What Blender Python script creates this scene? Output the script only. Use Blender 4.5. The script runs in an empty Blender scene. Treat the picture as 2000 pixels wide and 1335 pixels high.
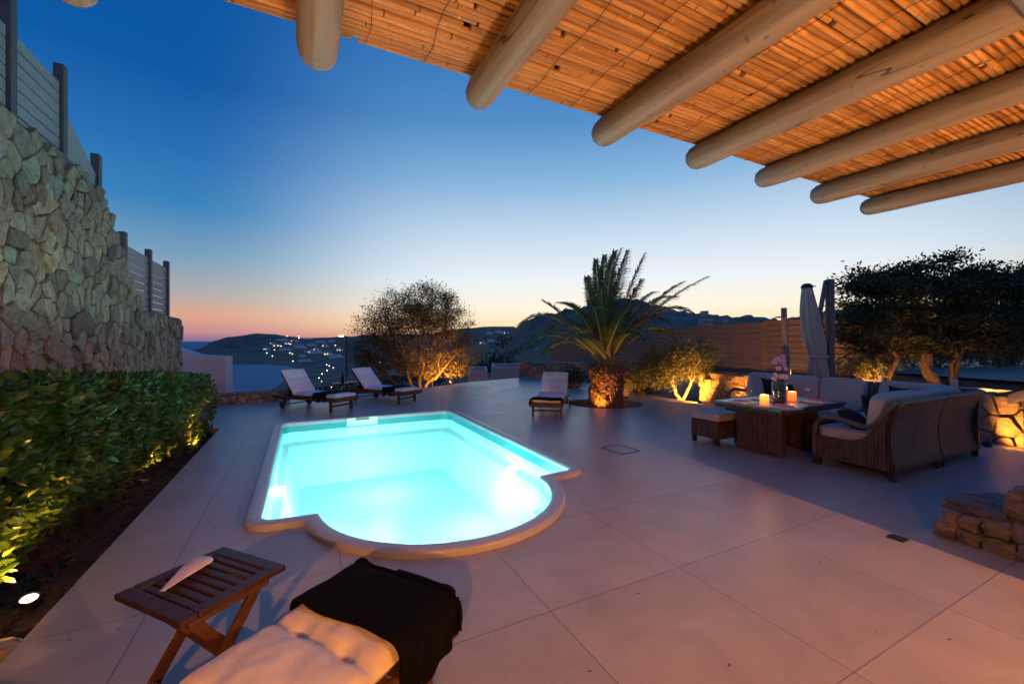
import bpy, bmesh, math, random
import numpy as np
from mathutils import Vector, Matrix, noise
random.seed(7); rng = np.random.default_rng(7)
SC = bpy.context.scene
COL = SC.collection
PI = math.pi
# ------------------------------------------------------------------ camera
F = 815.0; H = 1.5; HY = 666.0            # focal length in photo pixels, eye height, horizon row
cd = bpy.data.cameras.new('camera'); cam = bpy.data.objects.new('camera', cd); COL.objects.link(cam)
cam.location = (0, 0, H); cam.rotation_euler = (math.radians(90), 0, 0)
cd.sensor_width = 36; cd.lens = 36 * F / 2000; cd.clip_start = .05; cd.clip_end = 60000
cd.shift_y = (667.5 - HY) / 2000 * -1
SC.camera = cam
# ------------------------------------------------------------------ sky
def lin(c):
    return tuple(((v/255)/12.92 if v/255 <= .04045 else (((v/255)+.055)/1.055)**2.4) for v in c)
W = bpy.data.worlds.new("World"); SC.world = W; W.use_nodes = True
nt = W.node_tree; nt.nodes.clear()
def N(t, **k):
    n = nt.nodes.new(t)
    for a, b in k.items(): setattr(n, a, b)
    return n
def Lk(a, b): nt.links.new(a, b)
tc = N('ShaderNodeTexCoord'); sep = N('ShaderNodeSeparateXYZ'); Lk(tc.outputs['Generated'], sep.inputs[0])
def mth(op, a, b=None, c=None):
    n = N('ShaderNodeMath', operation=op)
    for i, v in enumerate((a, b, c)):
        if v is None: continue
        if isinstance(v, (int, float)): n.inputs[i].default_value = v
        else: Lk(v, n.inputs[i])
    return n.outputs[0]
def ramp(stops, src, interp='LINEAR'):
    r = N('ShaderNodeValToRGB'); cr = r.color_ramp; cr.interpolation = interp
    while len(cr.elements) < len(stops): cr.elements.new(.5)
    for e, (p, c) in zip(cr.elements, stops):
        e.position = p; e.color = (*lin(c), 1)
    Lk(src, r.inputs[0]); return r.outputs[0]
el = sep.outputs['Z']
SA = (0.27, 0.963)                          # compass direction of the sun just under the horizon
dotp = mth('ADD', mth('MULTIPLY', sep.outputs['X'], SA[0]), mth('MULTIPLY', sep.outputs['Y'], SA[1]))
hl = mth('SQRT', mth('MAXIMUM', mth('SUBTRACT', 1.0, mth('MULTIPLY', el, el)), .0001))
az = mth('DIVIDE', dotp, hl)
away = ramp([(0, (120, 110, 150)), (.018, (200, 140, 145)), (.05, (222, 165, 142)), (.09, (178, 172, 170)), (.16, (120, 160, 190)), (.25, (56, 130, 187)), (.34, (38, 110, 180)), (.45, (8, 88, 163)), (.6, (2, 82, 158)), (1, (2, 74, 150))], el)
warm = ramp([(0, (235, 150, 100)), (.014, (250, 190, 140)), (.035, (255, 228, 180)), (.075, (255, 245, 222)), (.14, (236, 243, 248)), (.245, (196, 218, 239)), (.35, (138, 183, 222)), (.46, (84, 143, 202)), (.62, (34, 108, 184)), (1, (10, 86, 164))], el)
f1 = N('ShaderNodeMapRange'); f1.interpolation_type = 'SMOOTHERSTEP'; Lk(az, f1.inputs[0])
f1.inputs[1].default_value = .56; f1.inputs[2].default_value = 1.0
mx = N('ShaderNodeMix', data_type='RGBA'); Lk(f1.outputs[0], mx.inputs[0]); Lk(away, mx.inputs[6]); Lk(warm, mx.inputs[7])
# a faint physical sky (sun on the horizon) is added for the side of the sky behind the house
sky = N('ShaderNodeTexSky', sky_type='NISHITA'); sky.sun_disc = False; sky.sun_elevation = math.radians(0.5)
sky.sun_rotation = math.atan2(SA[0], SA[1])
sm = N('ShaderNodeMix', data_type='RGBA', blend_type='ADD'); sm.inputs[0].default_value = .005
Lk(mx.outputs[2], sm.inputs[6]); Lk(sky.outputs[0], sm.inputs[7])
bg = N('ShaderNodeBackground'); Lk(sm.outputs[2], bg.inputs[0]); bg.inputs[1].default_value = 1.0
wo = N('ShaderNodeOutputWorld'); Lk(bg.outputs[0], wo.inputs[0])
SC.view_settings.view_transform = 'Standard'; SC.view_settings.look = 'None'
SC.view_settings.exposure = 0; SC.view_settings.gamma = 1
# light powers
WARM = (1.0, .34, .07); AMBER = (1.0, .36, .05); POOLC = (.56, 1.0, .95)
PORCH = 1.0; GARDEN = 1.0
# ------------------------------------------------------------------ coordinates
TH = .468; E1 = Vector((math.cos(TH), math.sin(TH))); E2 = Vector((-math.sin(TH), math.cos(TH)))
def ST(s, t, z=None):
    p = E1 * s + E2 * t
    return (p.x, p.y) if z is None else (p.x, p.y, z)
def G(px, py, z=0.0):
    Y = F * (H - z) / (py - HY); return ((px - 1000) / F * Y, Y)
# ------------------------------------------------------------------ mesh helpers
class MB:
    def __init__(s): s.v = []; s.f = []; s.m = []; s.sm = []
    def add(s, vs, fs, mi=0, smooth=False, M=None):
        o = len(s.v)
        if M is not None: vs = [tuple(M @ Vector(v)) for v in vs]
        s.v += [tuple(v) for v in vs]; s.f += [tuple(i + o for i in f) for f in fs]
        s.m += [mi] * len(fs); s.sm += [smooth] * len(fs)
    def box(s, c, d, mi=0, M=None, bev=0.0, rz=0.0):
        x, y, z = [q / 2 for q in d]
        T = Matrix.Translation(c) @ Matrix.Rotation(rz, 4, 'Z')
        if M is not None: T = M @ T
        if bev <= 0:
            vs = [(a*x, b*y, e*z) for a in (-1, 1) for b in (-1, 1) for e in (-1, 1)]
            s.add(vs, [(0, 1, 3, 2), (4, 6, 7, 5), (0, 4, 5, 1), (2, 3, 7, 6), (0, 2, 6, 4), (1, 5, 7, 3)], mi, False, T)
        else:
            bm = bmesh.new(); bmesh.ops.create_cube(bm, size=1)
            for v in bm.verts: v.co = Vector((v.co.x*2*x, v.co.y*2*y, v.co.z*2*z))
            bmesh.ops.bevel(bm, geom=bm.edges[:], offset=min(bev, x*.95, y*.95, z*.95), segments=2, affect='EDGES', profile=.6)
            bm.verts.index_update()
            s.add([v.co[:] for v in bm.verts], [[v.index for v in f.verts] for f in bm.faces], mi, bev > .015, T); bm.free()
    def tube(s, pts, r, n=10, mi=0, caps=True, smooth=True, M=None, ph=0):
        pts = [Vector(p) for p in pts]; k = len(pts)
        rs = r if isinstance(r, (list, tuple)) else [r] * k
        vs = []; up = None
        for i, p in enumerate(pts):
            d = (pts[min(i+1, k-1)] - pts[max(i-1, 0)]).normalized()
            if up is None: up = d.orthogonal().normalized()
            up = (up - d * up.dot(d)).normalized(); w = d.cross(up)
            for j in range(n):
                a = 2*PI*j/n + ph; vs.append(p + (up*math.cos(a) + w*math.sin(a)) * rs[i])
        fs = [(i*n+j, i*n+(j+1) % n, (i+1)*n+(j+1) % n, (i+1)*n+j) for i in range(k-1) for j in range(n)]
        s.add(vs, fs, mi, smooth, M)
        if caps:
            s.add(vs[:n], [tuple(range(n))[::-1]], mi, False, M); s.add(vs[-n:], [tuple(range(n))], mi, False, M)
    def bar(s, a, b, w, h, mi=0, M=None, bev=0):
        a = Vector(a); b = Vector(b); d = b - a; L = d.length; d.normalize()
        side = Vector((0, 0, 1)).cross(d)
        if side.length < .01: side = Vector((0, 1, 0))
        side.normalize(); up = d.cross(side)
        T = Matrix((( d.x, side.x, up.x, (a.x+b.x)/2), (d.y, side.y, up.y, (a.y+b.y)/2), (d.z, side.z, up.z, (a.z+b.z)/2), (0, 0, 0, 1)))
        if M is not None: T = M @ T
        s.box((0, 0, 0), (L, w, h), mi, T, bev)
    def lathe(s, prof, c=(0, 0, 0), n=24, mi=0, smooth=True, fr=None, M=None):
        vs = []
        for i, (r, z) in enumerate(prof):
            for j in range(n):
                a = 2*PI*j/n; rr = r * (fr(a, z) if fr else 1)
                vs.append((c[0]+rr*math.cos(a), c[1]+rr*math.sin(a), c[2]+z))
        fs = [(i*n+j, i*n+(j+1) % n, (i+1)*n+(j+1) % n, (i+1)*n+j) for i in range(len(prof)-1) for j in range(n)]
        s.add(vs, fs, mi, smooth, M)
    def prism(s, poly, z0, z1, mi=0, M=None, smooth=False):
        n = len(poly)
        vs = [(x, y, z0) for x, y in poly] + [(x, y, z1) for x, y in poly]
        s.add(vs, [tuple(range(n))[::-1], tuple(range(n, 2*n))] , mi, False, M)
        s.add(vs, [(i, (i+1) % n, n+(i+1) % n, n+i) for i in range(n)], mi, smooth, M)
    def grid(s, fn, nu, nv, mi=0, smooth=True, M=None, close=False):
        vs = [fn(i/(nu-1), j/(nv-1)) for i in range(nu) for j in range(nv)]
        fs = [(i*nv+j, (i+1)*nv+j, (i+1)*nv+j+1, i*nv+j+1) for i in range(nu-1) for j in range(nv-1)]
        s.add(vs, fs, mi, smooth, M)
    def build(s, name, mats, parent=None):
        me = bpy.data.meshes.new(name); me.from_pydata(s.v, [], s.f)
        if not isinstance(mats, (list, tuple)): mats = [mats]
        for m in mats: me.materials.append(m)
        me.polygons.foreach_set('material_index', s.m); me.polygons.foreach_set('use_smooth', s.sm)
        me.update()
        o = bpy.data.objects.new(name, me); COL.objects.link(o)
        if parent: o.parent = parent
        return o
def solid(o, th, off=0):
    m = o.modifiers.new('thickness', 'SOLIDIFY'); m.thickness = th; m.offset = off
def bevmod(o, w, seg=2):
    m = o.modifiers.new('bevel', 'BEVEL'); m.width = w; m.segments = seg; m.limit_method = 'ANGLE'
def tag(o, label, cat, group=None):
    o['label'] = label; o['category'] = cat
    if group: o['group'] = group
    return o
def thing(name, label, cat, loc=(0, 0, 0), rz=0, group=None):
    o = bpy.data.objects.new(name, None); COL.objects.link(o); o.empty_display_size = .1
    o.location = loc; o.rotation_euler = (0, 0, rz)
    return tag(o, label, cat, group)
def struct(o, kind='structure'): o['kind'] = kind; return o
def dup(root, loc, rz, label, group=None):
    r = root.copy(); COL.objects.link(r); r.location = loc; r.rotation_euler = (0, 0, rz); r['label'] = label
    if group: r['group'] = group
    for ch in list(root.children):
        c = ch.copy(); COL.objects.link(c); c.parent = r
        for g in list(ch.children):
            d = g.copy(); COL.objects.link(d); d.parent = c
    return r
def lamp(parent, typ, loc, power, color, size=.04, target=None, angle=None, blend=.6, name='lamp_light'):
    l = bpy.data.lights.new(name, typ); l.energy = power; l.color = color
    o = bpy.data.objects.new(name, l); COL.objects.link(o); o.location = loc
    if typ in ('POINT', 'SPOT'): l.shadow_soft_size = size
    if typ == 'SPOT':
        l.spot_size = math.radians(angle or 100); l.spot_blend = blend
    if target is not None:
        o.rotation_euler = (Vector(target) - Vector(loc)).to_track_quat('-Z', 'Y').to_euler()
    if parent: o.parent = parent
    return o
# ------------------------------------------------------------------ materials
def newmat(name):
    m = bpy.data.materials.new(name); m.use_nodes = True; t = m.node_tree
    b = t.nodes['Principled BSDF']; return m, t, b
def mat(name, c1, c2=None, scale=8, rough=.6, bump=0, bscale=None, island=None, vec='Object', stretch=None, spec=.4, detail=6, trans=0, metal=0, sheen=0, bdist=.02, ramp2=None):
    m, t, b = newmat(name); L = t.links.new
    b.inputs['Roughness'].default_value = rough; b.inputs['Metallic'].default_value = metal
    b.inputs['Specular IOR Level'].default_value = spec
    if sheen: b.inputs['Sheen Weight'].default_value = sheen
    tcn = t.nodes.new('ShaderNodeTexCoord'); v = tcn.outputs[vec]
    if stretch:
        mp = t.nodes.new('ShaderNodeMapping'); mp.inputs['Scale'].default_value = stretch; L(v, mp.inputs[0]); v = mp.outputs[0]
    col = None
    c2 = c2 or tuple(x*.75 for x in c1)
    nz = t.nodes.new('ShaderNodeTexNoise'); nz.inputs['Scale'].default_value = scale; nz.inputs['Detail'].default_value = detail; nz.inputs['Roughness'].default_value = .62
    L(v, nz.inputs['Vector'])
    r = t.nodes.new('ShaderNodeValToRGB'); r.color_ramp.elements[0].position = .34; r.color_ramp.elements[1].position = .66
    r.color_ramp.elements[0].color = (*c2, 1); r.color_ramp.elements[1].color = (*c1, 1); L(nz.outputs[0], r.inputs[0]); col = r.outputs[0]
    if island:
        g = t.nodes.new('ShaderNodeNewGeometry'); ir = t.nodes.new('ShaderNodeValToRGB'); ir.color_ramp.interpolation = 'LINEAR'
        while len(ir.color_ramp.elements) < len(island): ir.color_ramp.elements.new(.5)
        for i, (e, c) in enumerate(zip(ir.color_ramp.elements, island)): e.position = i/(len(island)-1); e.color = (*c, 1)
        L(g.outputs['Random Per Island'], ir.inputs[0])
        x = t.nodes.new('ShaderNodeMix'); x.data_type = 'RGBA'; x.blend_type = 'MULTIPLY'; x.inputs[0].default_value = 1
        L(col, x.inputs[6]); L(ir.outputs[0], x.inputs[7]); col = x.outputs[2]
    L(col, b.inputs['Base Color'])
    if trans: b.inputs['Subsurface Weight'].default_value = 0
    if bump:
        n2 = t.nodes.new('ShaderNodeTexNoise'); n2.inputs['Scale'].default_value = bscale or scale*3; n2.inputs['Detail'].default_value = 8; L(v, n2.inputs['Vector'])
        bp = t.nodes.new('ShaderNodeBump'); bp.inputs['Strength'].default_value = bump; bp.inputs['Distance'].default_value = bdist
        L(n2.outputs[0], bp.inputs['Height']); L(bp.outputs[0], b.inputs['Normal'])
    return m
def leafmat(name, cols, trans=.35, rough=.45):
    m, t, b = newmat(name); L = t.links.new
    g = t.nodes.new('ShaderNodeNewGeometry'); r = t.nodes.new('ShaderNodeValToRGB')
    while len(r.color_ramp.elements) < len(cols): r.color_ramp.elements.new(.5)
    for i, (e, c) in enumerate(zip(r.color_ramp.elements, cols)): e.position = i/(len(cols)-1); e.color = (*c, 1)
    L(g.outputs['Random Per Island'], r.inputs[0]); L(r.outputs[0], b.inputs['Base Color'])
    b.inputs['Roughness'].default_value = rough; b.inputs['Specular IOR Level'].default_value = .35
    tr = t.nodes.new('ShaderNodeBsdfTranslucent'); L(r.outputs[0], tr.inputs[0])
    x = t.nodes.new('ShaderNodeMixShader'); x.inputs[0].default_value = trans
    L(b.outputs[0], x.inputs[1]); L(tr.outputs[0], x.inputs[2])
    L(x.outputs[0], t.nodes['Material Output'].inputs[0]); return m
def emit(name, c, s):
    m, t, b = newmat(name); b.inputs['Base Color'].default_value = (*[min(1, v) for v in c], 1)
    b.inputs['Emission Color'].default_value = (*c, 1); b.inputs['Emission Strength'].default_value = s; return m
M = {}
M['teak'] = mat('teak', (.115, .052, .028), (.06, .027, .015), 3, .5, .25, 30, stretch=(1, 14, 14), bdist=.003)
M['teak_dark'] = mat('teak_dark', (.062, .030, .020), (.03, .015, .010), 4, .42, .3, 30, stretch=(2, 16, 2), bdist=.003)
M['canvas'] = mat('canvas', (.74, .70, .64), (.66, .62, .56), 5, .85, .35, 14, bdist=.012, spec=.2)
M['canvas2'] = mat('canvas2', (.72, .72, .74), (.64, .64, .67), 5, .85, .25, 10, bdist=.01, spec=.2)
M['towel'] = mat('towel', (.004, .004, .006), (.0025, .0025, .004), 40, .95, .5, 260, bdist=.004, spec=.1)
M['steel'] = mat('steel', (.5, .5, .5), (.4, .4, .4), 9, .3, metal=1)
M['darkmetal'] = mat('darkmetal', (.05, .055, .065), (.035, .04, .05), 9, .4, metal=.5)
M['stone'] = mat('stone', (1.0, .91, .75), (.52, .45, .36), 11, .85, 1.0, 34, island=[(.34, .32, .26), (.64, .58, .45), (.36, .35, .31), (.70, .55, .36), (.36, .36, .33), (.58, .55, .46), (.38, .28, .19), (.46, .46, .42), (.22, .17, .15), (.55, .52, .40)], bdist=.03)
M['stone_warm'] = mat('stone_warm', (.9, .84, .74), (.45, .38, .3), 6, .85, 1.0, 18, island=[(.33, .27, .2), (.5, .42, .3), (.4, .33, .25), (.56, .45, .3), (.3, .26, .2)], bdist=.03)
M['mortar'] = mat('mortar', (.27, .24, .19), (.11, .095, .075), 14, .95, .8, 40)
M['white_render'] = mat('white_render', (.72, .71, .72), (.64, .63, .65), 2.2, .8, .3, 20, bdist=.01)
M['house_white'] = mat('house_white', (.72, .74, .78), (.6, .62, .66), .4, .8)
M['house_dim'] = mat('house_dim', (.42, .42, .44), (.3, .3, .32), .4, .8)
M['window_dark'] = mat('window_dark', (.03, .035, .045), None, 1, .2)
M['fence_grey'] = mat('fence_grey', (.36, .37, .35), (.27, .28, .27), 6, .6, .2, 30, stretch=(1, 1, 6), bdist=.004)
M['fence_post'] = mat('fence_post', (.10, .11, .11), (.065, .072, .075), 6, .6, .2, 30, stretch=(6, 6, 1), bdist=.004)
M['fence_wood'] = mat('fence_wood', (.15, .115, .085), (.09, .07, .055), 3, .75, .4, 14, stretch=(2, 2, 20), bdist=.006)
M['old_wood'] = mat('old_wood', (.36, .29, .24), (.22, .17, .14), 6, .8, .6, 18, stretch=(5, 5, 1), bdist=.01)
M['soil'] = mat('soil', (.085, .05, .032), (.03, .02, .014), 9, 1, 1.0, 30, bdist=.05)
M['bark'] = mat('bark', (.13, .10, .075), (.06, .045, .035), 9, .9, 1, 24, stretch=(1, 1, .4), bdist=.02)
M['bark_white'] = mat('bark_white', (.45, .40, .33), (.28, .24, .19), 9, .85, .8, 24, bdist=.01)
M['bark_pale'] = mat('bark_pale', (.12, .09, .07), (.06, .045, .035), 7, .9, .8, 24, bdist=.015)
M['palm_trunk'] = mat('palm_trunk', (.24, .15, .09), (.09, .055, .035), 14, .9, .9, 50, island=[(.5, .45, .4), (1, .95, .9), (.8, .7, .6)], bdist=.01)
M['frond'] = leafmat('frond', [(.05, .085, .035), (.085, .125, .045), (.12, .15, .06)], .3)
M['rachis'] = mat('rachis', (.30, .26, .10), (.2, .18, .08), 5, .6)
M['hedge_leaf'] = leafmat('hedge_leaf', [(.020, .060, .016), (.035, .095, .022), (.055, .13, .03), (.028, .07, .02), (.09, .16, .035)], .3, .36)
M['olive_leaf'] = leafmat('olive_leaf', [(.06, .085, .03), (.11, .13, .045), (.17, .17, .06)], .3)
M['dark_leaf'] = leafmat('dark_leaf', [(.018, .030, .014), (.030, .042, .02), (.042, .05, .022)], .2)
M['tamarisk_leaf'] = leafmat('tamarisk_leaf', [(.09, .085, .045), (.14, .12, .05), (.06, .06, .035)], .35, .7)
M['hill'] = mat('hill', (.25, .19, .135), (.06, .06, .047), .035, 1, .8, .3, vec='Object', bdist=1.5, detail=12)
M['black_fabric'] = mat('black_fabric', (.012, .012, .018), None, 40, .9, .3, 120)
M['cushion'] = mat('cushion', (.50, .47, .43), (.43, .40, .37), 4, .9, .3, 60, bdist=.004, spec=.2)
M['grate'] = mat('grate', (.03, .035, .045), None, 20, .5)
M['shade_fabric'] = mat('shade_fabric', (.46, .38, .34), (.38, .31, .28), 3, .85, .3, 12, bdist=.01)
M['pole_blue'] = mat('pole_blue', (.07, .09, .11), (.05, .065, .08), 3, .35, metal=.3)
M['beam'] = mat('beam', (.36, .30, .24), (.22, .175, .135), 5, .62, .5, 20, stretch=(1, 1, 1), bdist=.006)
M['cane'] = mat('cane', (.15, .105, .075), (.10, .07, .05), 10, .5)
M['ceramic'] = mat('ceramic', (.75, .73, .72), None, 3, .25)
M['petal'] = mat('petal', (.72, .50, .66), (.62, .38, .56), 12, .6)
M['petal_white'] = mat('petal_white', (.78, .66, .68), (.7, .5, .5), 12, .6)
M['napkin'] = mat('napkin', (.55, .16, .13), (.4, .1, .09), 12, .8)
M['shell'] = mat('shell', (.72, .66, .66), (.50, .45, .47), 8, .45, .4, 30, bdist=.004)
M['asphalt'] = mat('asphalt', (.20, .21, .22), (.15, .16, .17), 1.5, .55, .3, 20)
M['white_paint'] = mat('white_paint', (.62, .58, .5), (.5, .46, .4), 5, .7)
M['bottle'] = mat('bottle', (.01, .03, .015), None, 3, .08)
M['rock'] = mat('rock', (.34, .29, .23), (.13, .115, .10), 7, .9, 1, 20, bdist=.03, stretch=(1, 1, 2.2))
M['rock_dark'] = mat('rock_dark', (.20, .18, .17), (.08, .075, .08), 6, .8, 1, 20, bdist=.03, stretch=(1, 1, 2.2))
def glass(name, c=(1, 1, 1), tr=.88):
    m, t, b = newmat(name); L = t.links.new
    a = t.nodes.new('ShaderNodeBsdfTransparent'); a.inputs[0].default_value = (*c, 1)
    g = t.nodes.new('ShaderNodeBsdfGlossy'); g.inputs['Roughness'].default_value = .03
    lw = t.nodes.new('ShaderNodeLayerWeight'); lw.inputs[0].default_value = 1-tr+.2
    x = t.nodes.new('ShaderNodeMixShader'); L(lw.outputs['Facing'], x.inputs[0]); L(a.outputs[0], x.inputs[1]); L(g.outputs[0], x.inputs[2])
    L(x.outputs[0], t.nodes['Material Output'].inputs[0]); return m
M['glass'] = glass('clear_glass')
# wicker: horizontal strands over upright stakes
def wicker(name, c1, c2):
    m, t, b = newmat(name); L = t.links.new
    tcn = t.nodes.new('ShaderNodeTexCoord'); sp = t.nodes.new('ShaderNodeSeparateXYZ'); L(tcn.outputs['Object'], sp.inputs[0])
    def mm(op, a, bb=None):
        n = t.nodes.new('ShaderNodeMath'); n.operation = op
        for i, v in enumerate((a, bb)):
            if v is None: continue
            if isinstance(v, (int, float)): n.inputs[i].default_value = v
            else: L(v, n.inputs[i])
        return n.outputs[0]
    hz = mm('ADD', sp.outputs['X'], sp.outputs['Y'])
    sv = mm('SINE', mm('MULTIPLY', sp.outputs['Z'], 2*PI/.016))
    sh = mm('SINE', mm('MULTIPLY', hz, 2*PI/.034))
    over = mm('MULTIPLY', sv, mm('SIGN', mm('SINE', mm('MULTIPLY', hz, PI/.034))))
    hgt = mm('ADD', mm('MULTIPLY', sv, .35), mm('ADD', mm('MULTIPLY', sh, .45), mm('MULTIPLY', over, .2)))
    nz = t.nodes.new('ShaderNodeTexNoise'); nz.inputs['Scale'].default_value = 14; L(tcn.outputs['Object'], nz.inputs[0])
    k = mm('ADD', mm('MULTIPLY', hgt, .35), nz.outputs[0])
    r = t.nodes.new('ShaderNodeValToRGB'); r.color_ramp.elements[0].position = .2; r.color_ramp.elements[1].position = .8
    r.color_ramp.elements[0].color = (*c2, 1); r.color_ramp.elements[1].color = (*c1, 1); L(k, r.inputs[0]); L(r.outputs[0], b.inputs['Base Color'])
    bp = t.nodes.new('ShaderNodeBump'); bp.inputs['Distance'].default_value = .006; bp.inputs['Strength'].default_value = .8; L(hgt, bp.inputs['Height']); L(bp.outputs[0], b.inputs['Normal'])
    b.inputs['Roughness'].default_value = .5; return m
M['wicker'] = wicker('wicker', (.17, .095, .055), (.032, .018, .012))
# paving: 1 m stone-look tiles laid along the pool
def paving():
    m, t, b = newmat('paving'); L = t.links.new
    tcn = t.nodes.new('ShaderNodeTexCoord'); mp = t.nodes.new('ShaderNodeMapping'); mp.vector_type = 'TEXTURE'
    mp.inputs['Rotation'].default_value = (0, 0, TH); ox, oy = ST(1.24, 1.975); mp.inputs['Location'].default_value = (ox, oy, 0)
    mp.inputs['Scale'].default_value = (1.0, .985, 1); L(tcn.outputs['Object'], mp.inputs[0])
    sp = t.nodes.new('ShaderNodeSeparateXYZ'); L(mp.outputs[0], sp.inputs[0])
    def mm(op, a, bb=None):
        n = t.nodes.new('ShaderNodeMath'); n.operation = op
        for i, v in enumerate((a, bb)):
            if v is None: continue
            if isinstance(v, (int, float)): n.inputs[i].default_value = v
            else: L(v, n.inputs[i])
        return n.outputs[0]
    def edge(x): 
        f = mm('FRACT', mm('ADD', x, 100)); return mm('MINIMUM', f, mm('SUBTRACT', 1.0, f))
    d = mm('MINIMUM', edge(sp.outputs['X']), edge(sp.outputs['Y']))
    line = mm('LESS_THAN', d, .0035)
    cb = t.nodes.new('ShaderNodeCombineXYZ'); L(mm('FLOOR', sp.outputs['X']), cb.inputs[0]); L(mm('FLOOR', sp.outputs['Y']), cb.inputs[1])
    wn = t.nodes.new('ShaderNodeTexWhiteNoise'); L(cb.outputs[0], wn.inputs['Vector'])
    n1 = t.nodes.new('ShaderNodeTexNoise'); n1.inputs['Scale'].default_value = 2.3; n1.inputs['Detail'].default_value = 10; n1.inputs['Roughness'].default_value = .65; n1.inputs['Distortion'].default_value = .6
    ad = t.nodes.new('ShaderNodeVectorMath'); ad.operation = 'ADD'; sc = t.nodes.new('ShaderNodeVectorMath'); sc.operation = 'SCALE'; sc.inputs[3].default_value = 7
    L(wn.outputs['Color'], sc.inputs[0]); L(mp.outputs[0], ad.inputs[0]); L(sc.outputs[0], ad.inputs[1]); L(ad.outputs[0], n1.inputs[0])
    r = t.nodes.new('ShaderNodeValToRGB'); r.color_ramp.elements[0].position = .3; r.color_ramp.elements[1].position = .72
    r.color_ramp.elements[0].color = (.335, .32, .28, 1); r.color_ramp.elements[1].color = (.455, .435, .385, 1); L(n1.outputs[0], r.inputs[0])
    # thin pale veins
    n2 = t.nodes.new('ShaderNodeTexNoise'); n2.inputs['Scale'].default_value = 1.7; n2.inputs['Detail'].default_value = 5; n2.inputs['Distortion'].default_value = 1.2; L(ad.outputs[0], n2.inputs[0])
    v = mm('LESS_THAN', mm('ABSOLUTE', mm('SUBTRACT', n2.outputs[0], .5)), .004)
    x0 = t.nodes.new('ShaderNodeMix'); x0.data_type = 'RGBA'; L(mm('MULTIPLY', v, .18), x0.inputs[0]); L(r.outputs[0], x0.inputs[6]); x0.inputs[7].default_value = (.6, .56, .52, 1)
    x1 = t.nodes.new('ShaderNodeMix'); x1.data_type = 'RGBA'; x1.blend_type = 'MULTIPLY'; x1.inputs[0].default_value = 1; L(x0.outputs[2], x1.inputs[6])
    vv = t.nodes.new('ShaderNodeCombineColor'); w = mm('ADD', mm('MULTIPLY', wn.outputs['Value'], .12), .90)
    for i in range(3): L(w, vv.inputs[i])
    L(vv.outputs[0], x1.inputs[7])
    x2 = t.nodes.new('ShaderNodeMix'); x2.data_type = 'RGBA'; L(line, x2.inputs[0]); L(x1.outputs[2], x2.inputs[6]); x2.inputs[7].default_value = (.19, .175, .16, 1)
    L(x2.outputs[2], b.inputs['Base Color'])
    rr = mm('ADD', mm('MULTIPLY', n1.outputs[0]  , .30), .22); L(rr, b.inputs['Roughness']); b.inputs['Specular IOR Level'].default_value = .6
    n3 = t.nodes.new('ShaderNodeTexNoise'); n3.inputs['Scale'].default_value = 30; n3.inputs['Detail'].default_value = 8; L(mp.outputs[0], n3.inputs[0])
    hh = mm('SUBTRACT', mm('MULTIPLY', n3.outputs[0], .2), line)
    bp = t.nodes.new('ShaderNodeBump'); bp.inputs['Distance'].default_value = .003; bp.inputs['Strength'].default_value = .5; L(hh, bp.inputs['Height']); L(bp.outputs[0], b.inputs['Normal'])
    return m
M['paving'] = paving()
def reedmat():
    m, t, b = newmat('reed'); L = t.links.new
    tcn = t.nodes.new('ShaderNodeTexCoord'); g = t.nodes.new('ShaderNodeNewGeometry')
    m0 = t.nodes.new('ShaderNodeMapping'); m0.vector_type = 'TEXTURE'; m0.inputs['Rotation'].default_value = (0, 0, TH); L(tcn.outputs['Object'], m0.inputs[0])
    mp = t.nodes.new('ShaderNodeMapping'); mp.inputs['Scale'].default_value = (1.4, 45, 45); L(m0.outputs[0], mp.inputs[0])
    nz = t.nodes.new('ShaderNodeTexNoise'); nz.inputs['Scale'].default_value = 2.5; nz.inputs['Detail'].default_value = 7; L(mp.outputs[0], nz.inputs[0])
    r = t.nodes.new('ShaderNodeValToRGB'); r.color_ramp.elements[0].position = .3; r.color_ramp.elements[1].position = .68
    r.color_ramp.elements[0].color = (.30, .17, .07, 1); r.color_ramp.elements[1].color = (.62, .41, .18, 1); L(nz.outputs[0], r.inputs[0])
    ir = t.nodes.new('ShaderNodeValToRGB'); ir.color_ramp.elements[0].color = (.50, .45, .38, 1); ir.color_ramp.elements[1].color = (1, 1, 1, 1); L(g.outputs['Random Per Island'], ir.inputs[0])
    x = t.nodes.new('ShaderNodeMix'); x.data_type = 'RGBA'; x.blend_type = 'MULTIPLY'; x.inputs[0].default_value = 1; L(r.outputs[0], x.inputs[6]); L(ir.outputs[0], x.inputs[7])
    L(x.outputs[2], b.inputs['Base Color']); b.inputs['Roughness'].default_value = .5
    bp = t.nodes.new('ShaderNodeBump'); bp.inputs['Distance'].default_value = .003; bp.inputs['Strength'].default_value = .6; L(nz.outputs[0], bp.inputs['Height']); L(bp.outputs[0], b.inputs['Normal'])
    return m
M['reed'] = reedmat()
M['reed_node'] = mat('reed_node', (.16, .085, .035), None, 20, .7)

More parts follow.
